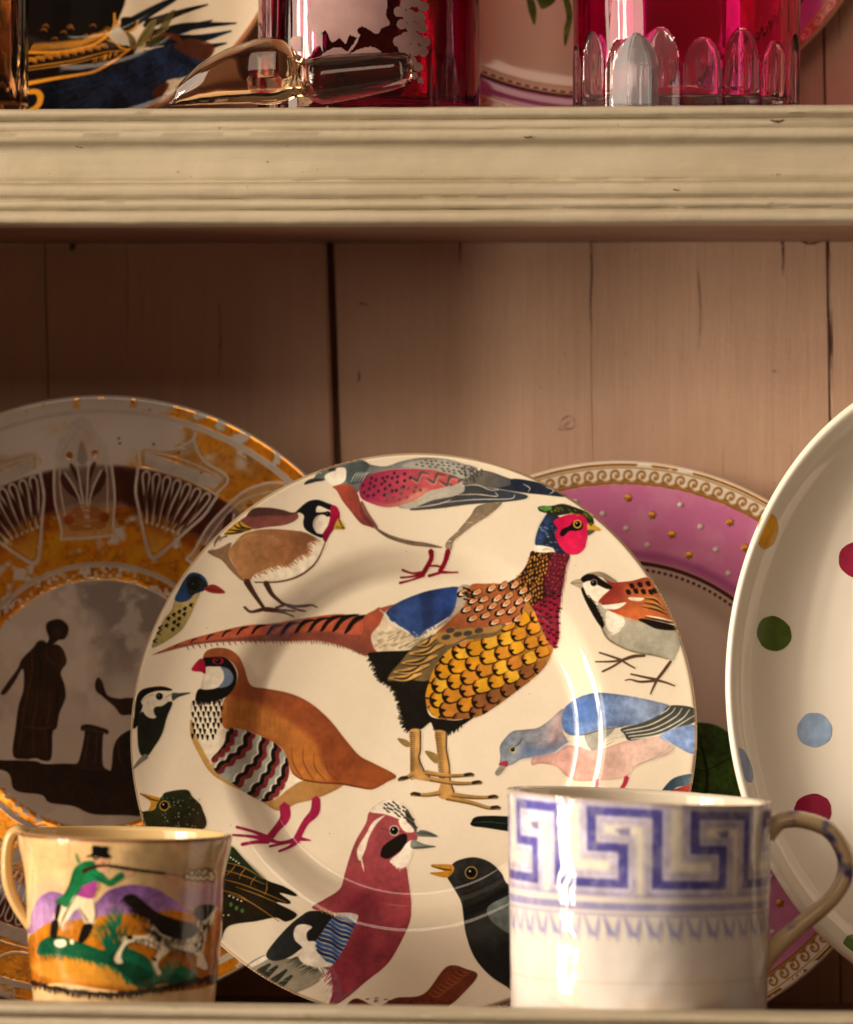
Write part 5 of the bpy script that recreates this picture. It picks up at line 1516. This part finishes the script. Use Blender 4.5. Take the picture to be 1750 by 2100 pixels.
C_CUP = paint_cup()
z_c = at(256, 1709, -.085).z
cup, Mc, posc, sc, Hc = make_cup('painted_cup', 'cream mug painted with a green coated hunter and running dog', 256, -.085, 221, 182, z_c, C_CUP, 1, 'd8ba84', .0035, -.016)
CL = {'painted_landscape': 'purple hills and ochre ground', 'painted_hunter': 'hunter in green coat and black hat aiming a gun', 'painted_gun_smoke': 'puff of gun smoke', 'painted_dog': 'black and white setter', 'painted_foot_line': 'scratchy dark brown line'}
for i, (k, m) in enumerate(C_CUP.masks.items()):
    decal(k, m, 4, lambda u, v, i=i: posc(u, v, .00012 + .00006 * i), Mc, cup, CL.get(k))

def handle(root, pxs, s, px0, w, h, mat, yo=0, name='handle'):
    P = [((x - px0) * s, yo, (at(px0, y, root.location.y).z)) for x, y in pxs]
    return link(name, tube(name, P, [q * s for q in w], h), mat, root)

M_CUPH = ceramic('cup_handle_glaze', 'd3b27c', rough=.14, tint='c09a60')
handle(cup, [(52, 1716), (36, 1708), (20, 1722), (13, 1764), (17, 1815), (34, 1858), (56, 1890), (68, 1902)], sc, 256, [30, 27, 25, 25, 25, 25, 27, 34], .012, M_CUPH)
C_MUG = paint_mug()
z_m = at(1312, 1634, -.078).z
mug, Mm, posm, sm_, Hm = make_cup('greek_key_mug', 'white mug printed with a blue Greek key band', 1312, -.078, 272, 262, z_m, C_MUG, .4, 'e4dac8', .004, -.048, .055)
for k, m in C_MUG.masks.items():
    decal(k, m, 5, lambda u, v: posm(u, v, .00012), Mm, mug)
mh = NT('mug_handle_glaze')
mh.set(Base_Color=mh.mix(mh.ramp(mh.noise(34, 3), [(.50, 0.0), (.56, 1.0)]), mh.mix(mh.noise(60, 4), 'd9c6a2', 'bfa478'), '4b4a80'), Roughness=.08, IOR=1.5)
handle(mug, [(1572, 1716), (1592, 1692), (1612, 1683), (1650, 1684), (1700, 1704), (1731, 1751), (1732, 1800), (1702, 1848), (1640, 1900), (1592, 1944), (1566, 1975), (1556, 1996)], sm_, 1312, [38, 36, 35, 35, 35, 35, 35, 35, 37, 40, 42, 34], .015, mh.m)

# ------------------------------------------------------------------ upper shelf
ZU = Z_UP_TOP + .0004
C_IM = paint_imari()
im_plate, Ri, posi, Mi, _ = make_plate('navy_plate', 'cream plate with dark navy, black and gold brushwork', 'plate', 153, -233, .088, 452, 2.5, image('navy_glaze', C_IM), .60, .012, .10, plain='d8c8ac')
im_plate.location.z = ZU
for i, (k, m) in enumerate(C_IM.masks.items()):
    decal(k, m, 4, lambda u, v, i=i: posi(u, v, .00012 + .00005 * i), Mi, im_plate)
up_pink, Ru, posu, Mu, _ = make_plate('pink_plate', 'oval pink plate with green leaves behind the ruby tumbler', 'plate', 1218, -245, .113, 590, 4, None, .83, .006, .05, ry=509 / 590, plain='e2cbb4', thick=.003)
up_pink.location.z = ZU
ub = bpy.data.objects['plate_body.%03d' % 4] if 'plate_body.004' in bpy.data.objects else None

def paint_pink_oval(N=1200):
    c = Canvas(N, N, 'f0d8c2', lambda Q: np.stack([((Q[:, 0] * .7 - 1218) / 590 + 1) * N / 2, ((Q[:, 1] * .7 + 245) / 509 + 1) * N / 2], 1), 61)
    yy, xx = np.mgrid[0:N, 0:N]
    X, Y = (xx - N / 2) / (N / 2), (yy - N / 2) / (N / 2)
    r, th = np.hypot(X, Y), np.arctan2(X, -Y)
    def lay(m, col, gold=0):
        m = np.clip(m, 0, 1)
        c.a[:] = c.a * (1 - m[..., None]) + hexc(col) * m[..., None]
        c.gold[:] = c.gold * (1 - m) + gold * m
    band = lambda a, b, e=.0025: np.clip((r - a) / e, 0, 1) * np.clip((b - r) / e, 0, 1)
    n = fbm(N, N, 40, 3, 4)
    lay(r > .955, 'c9835c'); lay(r > .988, 'd8b08a')
    lay(band(.878, .950), 'c25a9c'); lay(band(.878, .950) * np.clip((n - .45) * 2, 0, .5), 'bf70a4')
    lay(band(.944, .950), 'b0702c', .4)
    ph, rr = (th / (2 * np.pi) * 84) % 1, (r - .950) / .036
    d, an = np.hypot((ph - .5) * 1.15, rr - .5), np.arctan2(rr - .5, (ph - .5) * 1.15)
    sp = (rr > 0) & (rr < 1) & ((np.abs(d - (.12 + .36 * ((an / (2 * np.pi) + .35) % 1))) < .09) | (d < .09))
    lay(band(.950, .986), 'b75a40'); lay(boxblur(sp.astype(float), 1), 'e0a884')
    lay(band(.868, .880), '3c1518'); lay(band(.862, .868), 'c8a070', .5); lay(band(.853, .862) * ((th * 170 / np.pi) % 2 < 1.1), '3c1518')
    c.view(1250, 0, 1.4)
    c.part('painted_leaf')
    for P_ in ('410,-40 430,-30 450,30 445,95 430,70 415,20', '440,-60 500,-40 530,-5 480,30 460,10', '555,-40 580,-20 600,60 572,185 565,120 575,60'):
        c.f(P_, '3a4a1c', g=(430, 0, 560, 120, '5a6a2a'), var=.3)
    c.part(None)
    return c
C_PO = paint_pink_oval()
M_PO = ceramic('oval_pink_glaze', im=image('oval_pink_glaze', C_PO), rough=.1)
for ch in up_pink.children:
    if ch.name.startswith('plate_body'):
        ch.data.materials[0] = M_PO
for k, m in C_PO.masks.items():
    decal(k, m, 4, posu, M_PO, up_pink)

# glass
M_RUBY = glass('ruby_glass', (.80, .008, .20, 1), .02, drawn=(70, 70, 7))
M_RUBY_DK = glass('dark_ruby_glass', (.42, .004, .08, 1), .02, drawn=(60, 60, 6))
M_PINKGL = glass('cut_pink_glass', (.95, .66, .68, 1), .05, 1.5, .95, drawn=(120, 120, 20))
M_INNER = glass('clear_glass', (.98, .95, .94, 1), .02)
M_CLEAR = glass('clear_stopper_glass', (.99, .95, .91, 1), .0)
M_AMBER = glass('amber_reflection_glass', (1.0, .72, .44, 1), .0)  # amber reflections put into the colour of the clear stopper head

def tumbler(name, label, px, Y, rpx, H, mat, wall=.0035, base=.008, arches=0):
    s = scale(px, Y)
    c = at(px, 200, Y)
    root = thing(name, label, 'glass', (c.x, Y, ZU), (0, 0, YAW))
    r = rpx * s
    P = np.vstack([[(1e-5, .0004)], smooth_prof([(r * .9, 0), (r * .985, .0008), (r, .004), (r, H * .5), (r * 1.01, H)], 5), [(r * 1.01 - wall * .5, H + .0012), (r * 1.01 - wall, H)], smooth_prof([(r - wall, H * .6), (r - wall, base + .004), (r - wall * 1.6, base), (1e-5, base)], 4)])
    if not arches:
        link('glass_wall', lathe('glass_wall', P, 120), mat, root)
        return root, r
    # cut glass: the arches are ground flat through the ruby skin and are pieces of the outer face
    n = 480
    zs = np.concatenate([np.linspace(.0012, .046, 46), [.07, H]])
    a = np.linspace(-np.pi, np.pi, n + 1)
    A, Z = np.meshgrid(a, zs)
    RR = np.where(Z > .06, r * (1 + .01 * (Z - .06) / (H - .06)), r) * np.ones_like(A)
    ident = -np.ones((len(zs) - 1, n), int)
    Ac, Zc = (A[:-1, :-1] + A[1:, 1:]) / 2, (Z[:-1, :-1] + Z[1:, 1:]) / 2
    for k in range(arches):
        a0 = -math.pi + (k + .5) * 2 * math.pi / arches + .09
        hw, hg = math.pi / arches * .90, .034 + .005 * (k % 2)
        def inside(A_, Z_):
            d = np.abs((A_ - a0 + np.pi) % (2 * np.pi) - np.pi) / hw
            t = Z_ / hg
            wv = np.where(t < .55, 1.0, np.sqrt(np.clip(1 - ((t - .55) / .45) ** 2, 0, 1)))
            return d, wv, t
        d, wv, t = inside(Ac, Zc)
        ident[(d < wv) & (t < 1)] = k
        d, wv, t = inside(A, Z)
        m = (d < wv) & (t < 1)
        dep = .0018 * np.clip(1 - (d / np.maximum(wv, .01)) ** 2, 0, 1) ** .6
        RR = np.where(m, RR - dep, RR)
    V = np.stack([RR * np.sin(A), -RR * np.cos(A), Z], -1).reshape(-1, 3)
    F = np.array(grid_faces(len(zs), n + 1)).reshape(len(zs) - 1, n, 4)
    def piece(nm, faces, mt):
        ids, inv = np.unique(faces.ravel(), return_inverse=True)
        return link(nm, mesh(nm, V[ids], inv.reshape(-1, 4)), mt, root)
    piece('glass_wall', F[ident < 0], mat)
    for k in range(arches):
        piece('cut_arch', F[ident == k], M_PINKGL)
    inn = np.vstack([[(r * 1.01, H), (r * 1.01 - wall * .5, H + .0012), (r * 1.01 - wall, H)], smooth_prof([(r - wall, H * .6), (r - wall, base + .004), (r - wall * 1.6, base), (1e-5, base)], 4)])
    link('glass_inside', lathe('glass_inside', inn, 120), M_INNER, root)
    link('glass_foot', lathe('glass_foot', [(1e-5, .0004), (r * .95, .0004), (r, .0012)], 120), M_PINKGL, root)
    return root, r

ruby_a, ra = tumbler('engraved_ruby_glass', 'dark ruby glass tumbler engraved with frosted flowers', 757, .056, 228, .125, M_RUBY_DK)
ruby_b, rb_ = tumbler('cut_ruby_glass', 'bright ruby glass tumbler with clear cut arches round its base', 1408, .056, 233, .125, M_RUBY, arches=17)
# frosted flowers, engraved through the ruby layer
sa = scale(757, .056)
def paint_frost(W=1700, H=420):
    def mp(Q):
        q = ((Q[:, 0] * .7 - 757) / 228).clip(-.99, .99)
        return np.stack([(np.arcsin(q) / (2 * np.pi) + .5) * W, (215 - Q[:, 1] * .7 + 8) * sa / .125 * -H + H], 1)
    c = Canvas(W, H, '000000', mp, 77)
    c.view(0, 0, 1.4)
    rs = c.rs
    c.part('engraved_flower')
    c.f('1268,70 1285,30 1290,-10 1330,-50 1400,-70 1500,-70 1570,-40 1590,10 1585,60 1600,95 1570,110 1550,135 1520,118 1490,105 1470,120 1478,150 1440,140 1425,172 1400,150 1370,165 1345,120 1310,135 1290,115', 'fff')if False else c.f('1268,70 1285,30 1290,-10 1330,-50 1400,-70 1500,-70 1570,-40 1590,10 1585,60 1600,95 1570,110 1550,135 1520,118 1490,105 1470,120 1478,150 1440,140 1425,172 1400,150 1370,165 1345,120 1310,135 1290,115', 'ffffff')
    c.st('1480,140 1460,180 1430,215', [4, 7, 3], 'ffffff')
    c.part('engraved_leaf')
    c.f('1325,230 1350,205 1400,190 1440,215 1480,200 1530,190 1570,215 1540,240 1480,235 1420,250 1360,250', 'ffffff'); c.f('1200,150 1230,135 1245,160 1240,200 1215,185', 'ffffff', a=.6)
    c.part('engraved_sprig')
    for x, y, r in ((1640, 45, 22), (1665, 15, 22), (1700, 0, 24), (1735, 20, 22), (1680, 60, 26), (1720, 65, 24), (1650, 95, 20), (1690, 105, 24), (1730, 105, 22), (1640, 165, 24), (1670, 150, 26), (1705, 150, 24), (1740, 160, 22), (1660, 190, 24), (1700, 195, 26), (1735, 200, 20), (1690, 240, 18), (1715, 265, 18), (1700, 300, 14), (1725, 320, 12), (1670, 225, 14), (1650, -20, 20), (1720, -30, 22)):
        c.el(x, y, r, r * .9, 'ffffff')
    c.part(None)
    return c
C_FR = paint_frost()
mf = NT('frosted_glass')
mf.set(Base_Color=mf.mix(mf.noise(90, 5), 'a5867f', '7d575e'), Roughness=.7)
def posf(u, v):
    a = (u - .5) * 2 * np.pi
    return np.stack([(ra + .00015) * np.sin(a), -(ra + .00015) * np.cos(a), v * .125], 1)
for k, m in C_FR.masks.items():
    decal(k, m, 2, posf, mf.m, ruby_a)
# glass stopper lying on its side
Ys = -.012
ss = scale(590, Ys)
prof = [(345, 3), (368, 24), (410, 44), (460, 58), (520, 68), (560, 71), (580, 66), (598, 54), (616, 43), (632, 40), (646, 45), (662, 50), (700, 48.5), (760, 44), (806, 40), (830, 36), (843, 26), (848, 3)]
st_root = thing('glass_stopper', 'clear glass decanter stopper lying on its side', 'stopper', (at(590, 200, Ys).x, Ys, ZU), (0, 0, R(2)))
def axis_z(x):
    return np.interp(x, [345, 368, 410, 460, 520, 575, 650, 850], [5, 25, 45, 59, 69, 71, 52, 76]) * ss + .0003
def stopper_part(name, rows, n, smooth, flutes=0, mat=None):
    V = []
    nn = n + 1
    for x, r0 in rows:
        for j in range(nn):
            a = j * 2 * math.pi / n
            r = r0 * (1 - .07 * abs(math.sin(flutes * a / 2)) if flutes else 1)
            V.append(((x - 590) * ss, r * ss * math.sin(a) * (.78 if x < 625 else 1), axis_z(x) + r * ss * math.cos(a) * (1 if x < 625 else 1)))
    return link(name, mesh(name, V, grid_faces(len(rows), nn, True), smooth=smooth), mat or M_CLEAR, st_root)
stopper_part('stopper_head', catmull(np.array(prof[:11], float), False, 5), 108, True, 7, M_AMBER)
stopper_part('stopper_peg', [(632, .5)] + prof[9:], 40, True)
st_root.rotation_euler = (0, 0, R(2))
st_root.location.z = ZU + .001

# quartz point
Yq = -.014
sq = scale(1305, Yq)
q_root = thing('quartz_point', 'cloudy white quartz crystal point standing upright on the shelf edge', 'crystal', (at(1305, 200, Yq).x, Yq, ZU), (0, 0, R(12)))
bm = bmesh.new()
rr = 50 * sq
hts = [132, 118, 126, 112, 128, 116]
def ring(z, k):
    return [bm.verts.new((k * rr * math.cos(i * math.pi / 3) * (1.0 if i % 2 else .96), k * rr * math.sin(i * math.pi / 3), (z[i] if hasattr(z, '__len__') else z) * sq)) for i in range(6)]
rings = [ring(0, .98), ring([h * .68 for h in hts], 1.0), ring([h * .80 + 14 for h in hts], .80), ring([h * .25 + 112 for h in hts], .42), ring(150, .16)]
tip = bm.verts.new((0, 0, 158 * sq))
for a, b in zip(rings[:-1], rings[1:]):
    for i in range(6):
        bm.faces.new((a[i], a[(i + 1) % 6], b[(i + 1) % 6], b[i]))
for i in range(6):
    bm.faces.new((rings[-1][i], rings[-1][(i + 1) % 6], tip))
bm.faces.new(rings[0][::-1])
bmesh.ops.bevel(bm, geom=list(bm.edges), offset=.0008, segments=2, affect='EDGES')
me = bpy.data.meshes.new('crystal'); bm.to_mesh(me); bm.free()
mq = NT('cloudy_quartz')
mq.set(Base_Color=mq.mix(mq.noise(80, 5), 'f2f2f4', 'd6dae6'), Roughness=.09, IOR=1.54, Transmission_Weight=.75, Subsurface_Weight=.25, Subsurface_Radius=(.01, .01, .01), Subsurface_Scale=.6, Normal=mq.bump(mq.noise(60, 4), .4, .001))
link('crystal_body', me, mq.m, q_root)

# brown fluted glass jar at the left edge
Yj = .04
sj = scale(0, Yj)
j_root = thing('brown_glass_jar', 'dark brown fluted glass jar at the left end of the upper shelf', 'jar', (at(-22, 200, Yj).x, Yj, ZU), (0, 0, YAW))
V, n = [], 144
rows = [(1e-4, .0004), (.92, .0003), (.99, .003), (1, .01), (1, .13), (.94, .132), (.93, .12), (.93, .008), (1e-4, .008)]
for r, z in rows:
    for j in range(n + 1):
        a = j * 2 * math.pi / n
        q = r * 78 * sj * (1 + (.025 * abs(math.sin(a * 9)) if .95 < r else 0))
        V.append((q * math.sin(a), -q * math.cos(a), z))
link('jar_body', mesh('jar_body', V, grid_faces(len(rows), n + 1)), glass('brown_glass', (.50, .26, .10, 1), .05), j_root)
